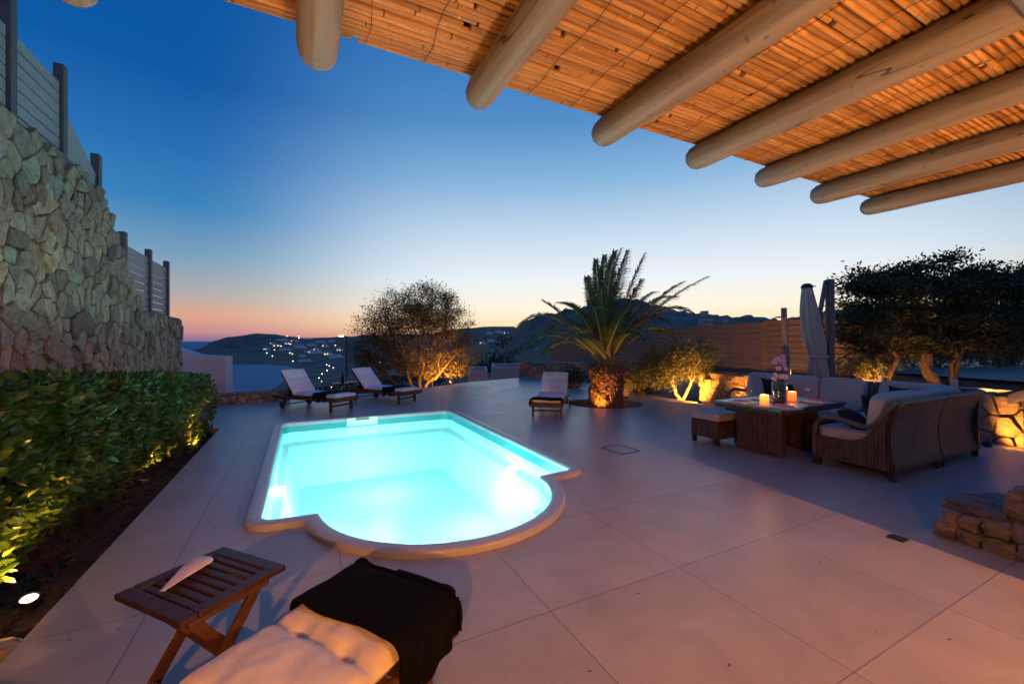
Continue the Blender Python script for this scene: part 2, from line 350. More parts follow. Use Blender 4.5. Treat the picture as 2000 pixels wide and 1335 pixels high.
# ================================================================== LARGE STRUCTURE
# ---- terrain (hills, valley and coast as one relief)
YS = [6, 12, 16, 25, 45, 80, 150, 250, 400, 520, 650, 800, 1000, 1200, 1500, 2000, 3000]
def sy(Y, y): return H - (y - HY) * Y / F
TB = {
 -1400: [-2.6, -2.6, -3, -6, -14, -24, -36, -42, -42, -42, -42, -42, -42, -42, -42, -42, -42],
 300: [-2.6, -2.6, -3, -6, -14, -24, -36, -42, -42, -42, -42, -42, -42, -42, -42, -42, -42],
 360: [-2.6, -2.6, -3, -6, -14, -24, -34, -42, -42, -42, -42, -42, -42, -42, -40, -42, -42],
 390: [-2.6, -2.6, -3, -6, -14, -24, -33, -42, -42, -42, -42, -42, -42, -37, -25, -42, -42],
 420: [-2.6, -2.6, -3, -6, -12, -22, -32, -40, -42, -42, -36.5, -34, -34, -30, 2, -42, -42],
 446: [-2.6, -2.6, -3, -6, -11, -20, -30, -36, -42, -42, -34.6, -31, -31, -24, 17, -40, -42],
 500: [-2.6, -2.6, -3, -5, -10, -18, -28, -34, -40, -42, -34.8, -31, -27, -8, 31, 0, -42],
 535: [-2.6, -2.6, -3, -5, -10, -17, -26, -32, -37, -40, -34.8, -31, -24, -5, 27, 0, -42],
 560: [-2.6, -2.6, -3, -5, -9, -16, -24, -31, -34.8, -37, -34.5, -30, -21, -4, 20, 0, -42],
 600: [-2.6, -2.6, -2.5, -4.5, -9, -14, -22, -29, -33, -33.5, -32, -28, -19, -6, 16, 10, -42],
 670: [-2.6, -2.6, -2.5, -4.5, -8, -12, -19, -26, -31, -31, -29, -24, -14, -2, 18, 20, -42],
 800: [-2.6, -2.6, -2, -3.5, -6, -9, -14, -20, -26, -26, -24, -18, -9, 2, 12, 41, -42],
 900: [-2.6, -2.6, -1.5, -2.5, -4, -6, -10, -15, -20, -20, -16, -12, -6, 5, 20, 62, -42],
 950: [-2.6, -2.6, -1.2, -1.6, -2.8, -5, -8.5, -12, -16, -15, -13, -11, -8, 9, 30, 70, -42],
 1000: [-2.6, -2.6, -.9, -1.2, -2, -4, sy(150, 700), sy(250, 652), -12, -13, -13, -10, -6, 9, 30, 68, -42],
 1025: [-2.6, -2.6, -.8, -1.2, -2, -3, sy(150, 690), sy(250, 629), -6, -10, -13, -10, -6, 5, 20, 40, -42],
 1065: [-2.6, -2.6, -.6, -1.1, sy(45, 716), sy(80, 700), sy(150, 668), sy(250, 616), 5, 0, -5, -10, -10, 0, 0, 0, -42],
 1119: [-2.6, -2.6, -.6, -1, sy(45, 712), sy(80, 695), sy(150, 650), sy(250, 605), 8, 0, -5, -10, -10, 0, 0, 0, -42],
 1176: [-2.6, -2.6, -.6, -1, sy(45, 710), sy(80, 690), sy(150, 637), sy(250, 588), 10, 0, -5, -10, -10, 0, 0, 0, -42],
 1245: [-2.6, -2.6, -.6, -.9, sy(45, 708), sy(80, 688), sy(150, 637), sy(250, 586), 10, 0, -5, -10, -10, 0, 0, 0, -42],
 1275: [-2.6, -2.6, -.6, -.9, sy(45, 708), sy(80, 686), sy(150, 640), sy(250, 596), 10, 0, -5, -10, -10, 0, 0, 0, -42],
 1330: [-2.6, -2.6, -.6, -.8, sy(45, 706), sy(80, 682), sy(150, 645), sy(250, 609), 10, 0, -5, -10, -10, 0, 0, 0, -42],
 1415: [-2.6, -2.6, -.5, -.6, sy(45, 704), sy(80, 680), sy(150, 650), sy(250, 620), 10, 0, -5, -10, -10, 0, 0, 0, -42],
 1524: [-2.6, -2.6, -.3, -.3, sy(45, 700), sy(80, 678), sy(150, 652), sy(250, 627), 10, 0, -5, -10, -10, 0, 0, 0, -42],
 1620: [-2.6, -2.6, .2, .3, .6, 2, sy(150, 640), sy(250, 607), 10, 0, -5, -10, -10, 0, 0, 0, -42],
 1800: [-2.6, -2.6, .2, .35, 1.5, 4, sy(150, 635), sy(250, 602), 10, 0, -5, -10, -10, 0, 0, 0, -42],
 3400: [-2.6, -2.6, .2, .35, 1.5, 4, 9, 22, 10, 0, -5, -10, -10, 0, 0, 0, -42]}
PXs = sorted(TB); TA = np.array([TB[p] for p in PXs]); LY = np.log(np.array(YS)); AA = np.array([(p-1000)/F for p in PXs])
def terr(X, Y):
    a = X / max(Y, 1); ly = math.log(max(Y, 6.01))
    j = int(np.clip(np.searchsorted(LY, ly) - 1, 0, len(LY)-2)); fy = min(1, (ly-LY[j])/(LY[j+1]-LY[j])); fy = fy*fy*(3-2*fy)*.5+fy*.5
    i = int(np.clip(np.searchsorted(AA, a) - 1, 0, len(AA)-2)); fx = min(1, max(0, (a-AA[i])/(AA[i+1]-AA[i]))); fx = fx*fx*(3-2*fx)*.6+fx*.4
    z = (TA[i, j]*(1-fx)+TA[i+1, j]*fx)*(1-fy) + (TA[i, j+1]*(1-fx)+TA[i+1, j+1]*fx)*fy
    if Y > 22:
        k = min(1, (Y-22)/60)
        am = .006*Y*k
        if z < -33: am *= .12
        z += am * (noise.fractal(Vector((X*6/max(Y, 60), Y*.035*min(1, 300/Y), 3.1)), 1.0, 2.0, 5) )
        if Y < 420 and a > 0: z += .012*Y*k*noise.fractal(Vector((X*.12, Y*.12, 9)), 1, 2, 4)
    return z
mb = MB(); na = 440; ny = 150
As = np.linspace(-2.4, 2.6, na); Yg = np.exp(np.linspace(math.log(6.1), math.log(2900), ny))
mb.v = [(a*Y, Y, terr(a*Y, Y)) for Y in Yg for a in As]
mb.f = [(i*na+j, i*na+j+1, (i+1)*na+j+1, (i+1)*na+j) for i in range(ny-1) for j in range(na-1)]
mb.m = [0]*len(mb.f); mb.sm = [True]*len(mb.f)
struct(mb.build('hills', M['hill']))
mb = MB(); mb.add([(-60, -40, -2.4), (60, -40, -2.4), (60, 6.6, -2.4), (-60, 6.6, -2.4)], [(0, 1, 2, 3)])
struct(mb.build('ground', M['soil']))
# ---- sea
m, t, b = newmat('sea'); L = t.links.new
b.inputs['Base Color'].default_value = (.11, .28, .37, 1); b.inputs['Roughness'].default_value = .55; b.inputs['Specular IOR Level'].default_value = .06
tcn = t.nodes.new('ShaderNodeTexCoord'); mp = t.nodes.new('ShaderNodeMapping'); mp.inputs['Rotation'].default_value = (0, 0, .5); mp.inputs['Scale'].default_value = (.05, .22, 1); L(tcn.outputs['Object'], mp.inputs[0])
nz = t.nodes.new('ShaderNodeTexNoise'); nz.inputs['Scale'].default_value = 1.2; nz.inputs['Detail'].default_value = 7; L(mp.outputs[0], nz.inputs[0])
bp = t.nodes.new('ShaderNodeBump'); bp.inputs['Strength'].default_value = .8; bp.inputs['Distance'].default_value = 2.2; L(nz.outputs[0], bp.inputs['Height']); L(bp.outputs[0], b.inputs['Normal'])
mb = MB(); R = 45000; mb.add([(-R, 40, -35), (R, 40, -35), (R, R, -35), (-R, R, -35)], [(0, 1, 2, 3)])
struct(mb.build('sea', m))
# foam where the bay meets the near beach
mb = MB(); rp = [(452, 767), (480, 763), (505, 758), (530, 750), (548, 742), (562, 735), (570, 728)]
pts = [G(x, y, -34.9) for x, y in rp]; inn = [G(x-14, y-3.6, -34.9) for x, y in rp]
for k in range(len(pts)-1):
    for q in range(5):
        if random.random() < .75:
            f0, f1_ = q/5, (q+.8)/5
            mb.add([(*Vector(pts[k]).lerp(Vector(pts[k+1]), f0), -34.9), (*Vector(pts[k]).lerp(Vector(pts[k+1]), f1_), -34.9), (*Vector(inn[k]).lerp(Vector(inn[k+1]), f1_), -34.9), (*Vector(inn[k]).lerp(Vector(inn[k+1]), f0), -34.9)], [(0, 1, 2, 3)])
o = mb.build('surf_foam', mat('foam', (.34, .42, .50), (.16, .27, .36), .3, .8)); struct(o, 'stuff')

# ---- pool geometry (local s,t: pool lies along the paving)
def arc(cx, cy, r, a0, a1, n): return [(cx+r*math.cos(math.radians(a0+(a1-a0)*i/n)), cy+r*math.sin(math.radians(a0+(a1-a0)*i/n))) for i in range(n+1)]
PS0, PS1, PT0, PT1 = -.42, 2.90, 3.80, 8.58
KL, KR = .02, 2.42; RC = (KR-KL)/2; SAG = 1.03; RR = (RC*RC+SAG*SAG)/(2*SAG); AC = PT0 - .02 - SAG + RR
half = math.degrees(math.asin(RC/RR))
if SAG > RC: half = 180-half
pool = arc(PS1-.32, PT1-.32, .32, 0, 90, 8) + arc(PS0+.32, PT1-.32, .32, 90, 180, 8) + arc(PS0+.24, PT0+.24, .24, 180, 270, 7) + \
       arc((KL+KR)/2, AC, RR, 270-half, 270+half, 44) + arc(PS1-.24, PT0+.24, .24, 270, 360, 7)
def inset(poly, d):
    n = len(poly); out = []
    for i in range(n):
        p0, p1, p2 = Vector(poly[i-1]), Vector(poly[i]), Vector(poly[(i+1) % n])
        a = (p1-p0); b_ = (p2-p1)
        if a.length < 1e-6: a = b_
        if b_.length < 1e-6: b_ = a
        a = a.normalized(); b_ = b_.normalized(); nn = Vector((-a.y-b_.y, a.x+b_.x)); nn.normalize()
        c = max(.5, nn.dot(Vector((-a.y, a.x)))); out.append(tuple(p1 + nn*(d/c)))
    return out
def dedupe(p):
    o = [p[0]]
    for q in p[1:]:
        if (Vector(q)-Vector(o[-1])).length > .004: o.append(q)
    if (Vector(o[0])-Vector(o[-1])).length < .004: o.pop()
    return o
pool = dedupe(pool); NP = len(pool)
def ring_mesh(mb, rings, mi=0, smooth=True):
    vs = []
    for poly, z in rings: vs += [ST(x, y, z) for x, y in poly]
    n = len(rings[0][0])
    mb.add(vs, [(k*n+i, k*n+(i+1) % n, (k+1)*n+(i+1) % n, (k+1)*n+i) for k in range(len(rings)-1) for i in range(n)], mi, smooth)
M['coping'] = mat('coping', (.44, .45, .47), (.39, .40, .42), 3, .3, .1, 30, spec=.6)
M['dim_wall'] = mat('dim_wall', (.03, .40, .44), (.025, .36, .40), 3, .3)  # teal colour stands in for the dimmer light on the wall above water
M['pool_shell'] = mat('pool_shell', (.62, .88, .88), (.58, .86, .86), 1.5, .35)
def shrink(poly, dx, dy):
    c0, c1 = (PS0+PS1)/2, (PT0+PT1)/2-.45; hx, hy = (PS1-PS0)/2, (PT1-PT0)/2+.45
    return [(c0+(x-c0)*(1-dx/hx), c1+(y-c1)*(1-dy/hy)) for x, y in poly]
cop = thing('swimming_pool', 'glowing turquoise swimming pool with a rounded end and pale coping, sunk in the paving', 'swimming pool', ST(0, 0, 0))
mb = MB()
ring_mesh(mb, [(pool, -.03), (pool, .035), (inset(pool, .004), .045), (inset(pool, .014), .051), (inset(pool, .06), .053), (inset(pool, .108), .052), (inset(pool, .126), .045), (inset(pool, .135), .020), (inset(pool, .128), -.02)])
mb.build('coping', M['coping'], cop)
i1 = inset(pool, .130); wl = -.125
mb = MB()
ring_mesh(mb, [(i1, -.018), (i1, -.130)], 1)
ring_mesh(mb, [(i1, -.130), (inset(pool, .135), -.30)], 0)
ring_mesh(mb, [(inset(pool, .135), -.30), (shrink(i1, .03, .03), -.33), (shrink(i1, .09, .09), -.345), (shrink(i1, .11, .11), -.37), (shrink(i1, .28, .32), -1.05)], 0)
bot = shrink(i1, .28, .32); cx, cy = (PS0+PS1)/2, (PT0+PT1)/2-.4
n = len(bot); mb.add([ST(x, y, -1.05) for x, y in bot] + [ST(cx, cy, -1.15)], [(i, (i+1) % n, n) for i in range(n)], 0, True)
mb.build('shell', [M['pool_shell'], M['dim_wall']], cop)
# water
m, t, b = newmat('pool_water'); L = t.links.new
tr = t.nodes.new('ShaderNodeBsdfTransparent'); tr.inputs[0].default_value = (.80, .985, 1, 1)
gl = t.nodes.new('ShaderNodeBsdfGlossy'); gl.inputs['Roughness'].default_value = .04
tcn = t.nodes.new('ShaderNodeTexCoord'); nz = t.nodes.new('ShaderNodeTexNoise'); nz.inputs['Scale'].default_value = 5; nz.inputs['Detail'].default_value = 5; L(tcn.outputs['Object'], nz.inputs[0])
bp = t.nodes.new('ShaderNodeBump'); bp.inputs['Strength'].default_value = .6; bp.inputs['Distance'].default_value = .02; L(nz.outputs[0], bp.inputs['Height']); L(bp.outputs[0], gl.inputs['Normal'])
fr = t.nodes.new('ShaderNodeFresnel'); fr.inputs[0].default_value = 1.33; L(bp.outputs[0], fr.inputs['Normal'])
x = t.nodes.new('ShaderNodeMixShader'); L(fr.outputs[0], x.inputs[0]); L(tr.outputs[0], x.inputs[1]); L(gl.outputs[0], x.inputs[2]); L(x.outputs[0], t.nodes['Material Output'].inputs[0])
wp = inset(pool, .131); mb = MB(); n = len(wp)
mb.add([ST(x_, y_, wl) for x_, y_ in wp] + [ST(cx, cy, wl)], [(i, (i+1) % n, n) for i in range(n)], 0, False)
mb.build('water', m, cop)
# pool lights in the long sides and the skimmer in the far end
M['pool_lamp'] = emit('pool_lamp', (.85, 1, 1), 14)
for (s, t_, d) in ((PS1-.20, 5.35, -1), (PS0+.20, 5.9, 1)):
    mb = MB(); T = Matrix.Translation(ST(s, t_, -.42)) @ Matrix.Rotation(TH, 4, 'Z') @ Matrix.Rotation(d*PI/2, 4, 'Y')
    mb.lathe([(.0, .045), (.09, .045), (.12, .03), (.12, -.02)], n=20, M=T); lo = mb.build('pool_light', M['pool_lamp'], cop)
    lamp(cop, 'POINT', ST(s + d*.55, t_, -.50), 30, POOLC, .2)
for (s, t_, pw) in ((1.25, 7.2, 42), (1.25, 4.6, 60)):
    lamp(cop, 'POINT', ST(s, t_, -.40), pw, POOLC, .25)  # fill lamps without a fixture, added mid-pool to even out the glow
mb = MB(); T = Matrix.Translation(ST(1.05, PT1-.135, -.03)) @ Matrix.Rotation(TH, 4, 'Z')
mb.box((0, -.01, .0), (.56, .02, .15), 0, T, .006); mb.box((0, -.03, .045), (.24, .02, .03), 1, T)
mb.build('skimmer', [mat('skimmer_plastic', (.72, .80, .66), None, 4, .4), M['window_dark']], cop)
# ---- terrace deck with openings for the pool and the palm
PALM = (2.24, 9.95)
pit = [(PALM[0]+.02+.88*math.cos(2*PI*i/40), PALM[1]+.12+.80*math.sin(2*PI*i/40)) for i in range(40)]
outline = [ST(-1.25, -4), ST(-1.25, 8.7), ST(-1.9, 9.1), G(425, 790), G(545, 781.5), G(690, 770), G(830, 757), G(920, 745.5), G(1000, 738.5), G(1060, 736), G(1110, 740), G(1150, 748), G(1205, 757), G(1260, 767), G(1320, 779), G(1352, 783.5), ST(9.1, 6.8), ST(9.1, -4)]
bm = bmesh.new()
def loop_edges(pts, z=0):
    vs = [bm.verts.new((x, y, z)) for x, y in pts]
    return [bm.edges.new((vs[i], vs[(i+1) % len(vs)])) for i in range(len(vs))]
es = loop_edges(outline) + loop_edges([ST(*p) for p in inset(pool, .02)]) + loop_edges(pit)
bmesh.ops.triangle_fill(bm, use_beauty=True, use_dissolve=False, edges=es)
me = bpy.data.meshes.new('terrace'); bm.to_mesh(me); bm.free(); me.materials.append(M['paving'])
for p in me.polygons:
    if p.normal.z < 0: p.flip()
o = bpy.data.objects.new('terrace', me); COL.objects.link(o); struct(o)
mb = MB()                                        # edge face of the slab
for P_ in (outline, pit):
    n = len(P_); vs = [(x, y, -.001) for x, y in P_] + [(x, y, -.40) for x, y in P_]
    mb.add(vs, [(i, (i+1) % n, n+(i+1) % n, n+i) for i in range(n)])
struct(mb.build('terrace_edge', mat('slab_edge', (.33, .29, .26), None, 6, .8, .4)))
mb = MB(); n = 40; mb.add([(x, y, -.22) for x, y in pit] + [(*PALM, -.16)], [(i, (i+1) % n, n) for i in range(n)])
struct(mb.build('soil', M['soil']))
# planting bed left of the terrace
def bedz(s, t): return -.10 + .05*noise.noise(Vector((s*3, t*3, 0))) + .02*noise.noise(Vector((s*14, t*14, 0)))
mb = MB(); mb.grid(lambda u, v: ST(-1.255-1.6*u, -1+10*v, bedz(-1.25-1.6*u, -1+10*v)), 40, 180)
o = mb.build('soil', M['soil']); struct(o)
mb = MB(); rr_ = random.Random(3)
for k in range(900):
    s_, t_ = -1.28-1.0*rr_.random()**1.3, rr_.uniform(.6, 8.2); r_ = rr_.uniform(.006, .022)
    T = Matrix.Translation(ST(s_, t_, bedz(s_, t_)+r_*.4)) @ Matrix.Rotation(rr_.random()*6, 4, 'Z')
    mb.box((0, 0, 0), (r_*2.2, r_*1.5, r_), 0, T)
struct(mb.build('soil_clods', M['soil']), 'stuff')

# ---- stone walls -----------------------------------------------------------
def clip(poly, nx, ny_, c):
    out = []
    for i in range(len(poly)):
        p, q = poly[i], poly[(i+1) % len(poly)]
        dp = nx*p[0]+ny_*p[1]-c; dq = nx*q[0]+ny_*q[1]-c
        if dp <= 0: out.append(p)
        if dp*dq < 0:
            f = dp/(dp-dq); out.append((p[0]+(q[0]-p[0])*f, p[1]+(q[1]-p[1])*f))
    return out
def stones(mb, O, U, V, Nn, u0, u1, v0, vtop, size=.3, asp=1.35, depth=.06, seed=1, gap=.018, mi=0, ragged=.0):
    rr = random.Random(seed); O, U, V, Nn = Vector(O), Vector(U), Vector(V), Vector(Nn)
    dx, dy = size*asp, size; pts = []; vt = vtop if callable(vtop) else (lambda u: vtop)
    vmax = max(vt(u0+(u1-u0)*k/40) for k in range(41))
    nu, nv = int((u1-u0)/dx)+3, int((vmax-v0)/dy)+3; g = {}
    for i in range(-1, nu):
        for j in range(-1, nv):
            f = .5 if j % 2 else 0
            p = (u0+(i+f+rr.uniform(.08, .92))*dx, v0+(j+rr.uniform(.12, .88))*dy)
            if rr.random() < .17: continue
            if rr.random() < .42: g.setdefault((i, j), []).append((p[0]+dx*rr.uniform(.25, .5), p[1]-dy*rr.uniform(.1, .45)))
            g.setdefault((i, j), []).append(p)
    for (i, j), ps in g.items():
        for p in ps:
            if not (u0 <= p[0] <= u1) or p[1] < v0-.02: continue
            if p[1] > vt(p[0]) - size*.22: continue
            poly = [(p[0]-dx*1.3, p[1]-dy*1.3), (p[0]+dx*1.3, p[1]-dy*1.3), (p[0]+dx*1.3, p[1]+dy*1.3), (p[0]-dx*1.3, p[1]+dy*1.3)]
            for a in range(-2, 3):
                for c in range(-2, 3):
                    for q in g.get((i+a, j+c), []):
                        if q == p: continue
                        nx, ny_ = q[0]-p[0], q[1]-p[1]
                        poly = clip(poly, nx, ny_, (q[0]**2-p[0]**2+q[1]**2-p[1]**2)/2)
                        if len(poly) < 3: break
            if len(poly) < 3: continue
            top = vt(p[0]) + rr.uniform(-.3, .6)*ragged
            poly = clip(poly, 0, 1, top); poly = clip(poly, -1, 0, -u0); poly = clip(poly, 1, 0, u1); poly = clip(poly, 0, -1, -v0)
            if len(poly) < 3: continue
            # soften the corners
            pol = []
            for k in range(len(poly)):
                a, b_ = Vector(poly[k]), Vector(poly[(k+1) % len(poly)])
                if (b_-a).length < .03: pol.append(tuple((a+b_)/2)); continue
                pol += [tuple(a.lerp(b_, .10)), tuple(a.lerp(b_, .5)+Vector((rr.uniform(-1, 1), rr.uniform(-1, 1)))*.05*size), tuple(a.lerp(b_, .90))]
            if len(pol) < 4: continue
            c0 = Vector((sum(q[0] for q in pol)/len(pol), sum(q[1] for q in pol)/len(pol)))
            tx, ty = rr.uniform(-.16, .16), rr.uniform(-.16, .16); d = depth*rr.uniform(.55, 1.3)
            rad = sum((Vector(q)-c0).length for q in pol)/len(pol)
            g0 = max(.5, 1-gap/max(rad, .02)); vs = []; n = len(pol)
            for kk, (sc, dd) in enumerate(((g0, -.01), (g0*.99, d*.75), (g0*.935, d*.97), (g0*.5, d*1.0))):
                for q in pol:
                    w = c0 + (Vector(q)-c0)*sc
                    if kk: w = w + Vector((rr.uniform(-1, 1), rr.uniform(-1, 1)))*.018*size*2
                    dep = dd + (0 if kk == 0 else ((w.x-c0.x)*tx+(w.y-c0.y)*ty)*.6 + rr.uniform(-.045, .045)*depth)
                    vs.append(O+U*w.x+V*w.y+Nn*dep)
            vs.append(O+U*c0.x+V*c0.y+Nn*(d*1.01))
            fs = [(k*n+i_, k*n+(i_+1) % n, (k+1)*n+(i_+1) % n, (k+1)*n+i_) for k in range(3) for i_ in range(n)] + [(3*n+i_, 3*n+(i_+1) % n, 4*n) for i_ in range(n)]
            if U.cross(V).dot(Nn) < 0: fs = [f[::-1] for f in fs]
            mb.add(vs, fs, mi, False)
def interp(tab):
    xs = [a for a, b_ in tab]; ys = [b_ for a, b_ in tab]
    return lambda x: float(np.interp(x, xs, ys))
e1, e2 = Vector((E1.x, E1.y, 0)), Vector((E2.x, E2.y, 0)); ZZ = Vector((0, 0, 1))
def walltop(px, py, s=-2.8):            # wall-plane coordinates of a point seen at px,py
    a = (px-1000)/F; Y = s/(a*E1.x+E1.y); X = a*Y; return (-X*E1.y+Y*E1.x, H-(py-HY)*Y/F)
prof = [(-3, 3.9)] + [walltop(*p) for p in ((0, 203), (34, 229), (85, 273), (120, 292), (171, 342), (196, 376), (216, 433), (233, 495), (256, 547), (279, 603), (352, 620))]
wt = interp(prof); TE = prof[-1][0]
mb = MB()
us = list(np.linspace(-3, TE, 70)); vs = []
for u in us:
    zt = wt(u)-.03
    vs += [ST(-2.80, u, -.5), ST(-2.80, u, zt), ST(-3.35, u, zt), ST(-3.35, u, -.5)]
mb.add(vs, [(4*i+k, 4*i+(k+1) % 4, 4*i+4+(k+1) % 4, 4*i+4+k) for i in range(len(us)-1) for k in range(3)] + [(0, 1, 2, 3), tuple(4*len(us)-4+k for k in (3, 2, 1, 0))], 1)
stones(mb, ST(-2.80, 0, 0), e2, ZZ, e1, 1.5, TE, -.2, wt, .225, 1.25, .06, 5, .009, 0, .10)
stones(mb, ST(-2.80, TE, 0), -e1, ZZ, e2, 0, .55, -.2, wt(TE), .26, 1.2, .05, 6, .02, 0)
stones(mb, ST(-2.80, 0, -.03), e2, (-e1+Vector((0, 0, .001))).normalized(), ZZ, 8.0+2.4, TE, 0.02, .5, .22, 1.3, .04, 8) if False else None
tag(mb.build('retaining_wall', [M['stone'], M['mortar']]), 'tall rough stone retaining wall behind the hedge, stepping down to the sea', 'stone wall')
# low curb wall at the sea end of the terrace
def low_wall(name, A, B, h, th, label, size, seed, depth=.04, stone='stone', z0=-.3, topfn=None, top=True):
    A, B = Vector((*A, 0)), Vector((*B, 0)); U = (B-A).normalized(); Lg = (B-A).length; Nn = U.cross(ZZ)
    mb = MB(); T = Matrix.Translation(A) @ Matrix.Rotation(math.atan2(U.y, U.x), 4, 'Z')
    mb.box((Lg/2, th/2, (h-.02+z0)/2), (Lg, th, h-.02-z0), 1, T)
    stones(mb, A, U, ZZ, Nn, 0, Lg, z0, topfn or h, size, 1.35, depth, seed, .014, 0, .05)
    if top: stones(mb, A+ZZ*(h-.02), U, -Nn, ZZ, 0, Lg, 0, th, size*.9, 1.4, depth*.8, seed+1, .014)
    stones(mb, A, -Nn, ZZ, -U, 0, th, z0, h, size, 1.2, depth, seed+2, .014)
    o = mb.build(name, [M[stone], M['mortar']]); return tag(o, label, 'stone wall')
low_wall('curb_wall', G(418, 791.5), G(566, 781), .26, .35, 'low curb wall of brown field stones along the sea end of the terrace', .12, 21, .03)
low_wall('garden_wall', ST(9.12, 7.35), ST(9.12, -1.5), .72, .4, 'knee-high rubble stone wall behind the sofa, lit orange from the ground', .20, 31, .05, 'stone_warm')
low_wall('bank_wall', G(1015, 737), G(1165, 741), .62, .8, 'rough dry-stone bank at the far end of the terrace behind the lone sun lounger', .16, 41, .06, 'stone', -.5,
         interp([(0, .05), (.7, .45), (1.3, .62), (6, .62)]))
# white rendered wall stub at the wall's end
A_ = [(352, 683), (366, 687), (382, 692.5), (410, 694.5), (440, 695.5)]; Yw = 11.6
mb = MB(); pts = [((x-1000)/F*Yw, H-(y-HY)*Yw/F) for x, y in [(330, 676)] + A_]
poly = [(pts[0][0], -.3)] + pts + [(pts[-1][0], -.3)]; poly = poly[::-1]
T = Matrix(((1, 0, 0, 0), (0, 0, -1, Yw+.3), (0, 1, 0, 0), (0, 0, 0, 1)))
mb.prism(poly, 0, .3, 0, T); o = mb.build('white_wall', M['white_render']); bevmod(o, .025)
tag(o, 'smooth white rendered garden wall with curved top at the end of the stone wall', 'wall')

# ---- left fence on the retaining wall
posts = [(15, -8, None), (118, 128, None), (188, 302, None), (240, 453, None), (290, 487, None), (325, 510, None)]
fr_ = thing('slat_fence', 'grey horizontal board fence with dark posts running along the stone wall top', 'fence', ST(-2.98, 8, 3))
inv = Matrix.Translation(ST(-2.98, 8, 3)).inverted()
pt = [walltop(x, y, -2.98) for x, y, _ in posts]
for (t_, z) in pt:
    mb = MB(); zb = wt(t_)-.35; T = inv @ Matrix.Translation(ST(-2.98, t_, (z+zb)/2)) @ Matrix.Rotation(TH, 4, 'Z')
    mb.box((0, 0, 0), (.11, .13, z-zb), 0, T, .012); mb.build('post', M['fence_post'], fr_)
pan = [(0, 1, 5.06, 5.06), (1, 2, 4.75, 4.20), (3, 4, 3.33, 3.33), (4, 5, 3.31, 3.31)]
for (a, b_, z0, z1) in pan:
    mb = MB(); ta, tb = pt[a][0]+.06, pt[b_][0]-.06
    for k in range(12):
        za, zb = z0-.075-k*.155, z1-.075-k*.155
        if max(za, zb) < min(wt(ta), wt(tb))-.3: break
        mb.bar(ST(-2.98, ta, za), ST(-2.98, tb, zb), .025, .135, 0, inv)
    mb.build('board_panel', M['fence_grey'], fr_)
mb = MB(); ta, tb = pt[0][0]-2.5, pt[0][0]-.06
for k in range(8): mb.bar(ST(-2.98, ta, 5.06-.075-k*.155), ST(-2.98, tb, 5.06-.075-k*.155), .025, .135, 0, inv)
mb.build('board_panel', M['fence_grey'], fr_)

# ---- pergola
ZB = H+1.085; RB = .071
pg = thing('pergola', 'timber pergola over the terrace, round pole beams carrying a mat of split reeds', 'pergola', ST(3.95, .0, 0))
pi_ = Matrix.Translation(ST(3.95, 0, 0)).inverted()
def beam(p0, p1, r, seed, name='beam'):
    rr = random.Random(seed); mb = MB(); p0, p1 = Vector(p0), Vector(p1); n = 30; pts = []; rs = []
    d = (p0-p1).normalized()
    for k, (o_, q) in enumerate(((0, .45), (.012, .72), (.035, .9), (.075, .98))): pts.append(p0-d*o_*1.1); rs.append(r*q)
    L_ = (p1-p0).length; wob = Vector((rr.random()*9, 0, 0))
    for k in range(1, n):
        f = k/(n-1); p = p0.lerp(p1, .1/L_+f*(1-.1/L_)); w = noise.noise(Vector((f*L_*1.2, seed*3.3, 0)))
        pts.append(p + Vector((noise.noise(Vector((f*L_*.9, seed, 5)))*.022, noise.noise(Vector((f*L_*.9, seed, 8)))*.022, noise.noise(Vector((f*L_*.9, seed, 2)))*.014))*min(1, f*5)); rs.append(r*(1+.07*w+.03*math.sin(f*L_*9+seed)))
    mb.tube(pts, rs, 20, 0, True, True, pi_)
    o = mb.build(name, M['beam'], pg); return o
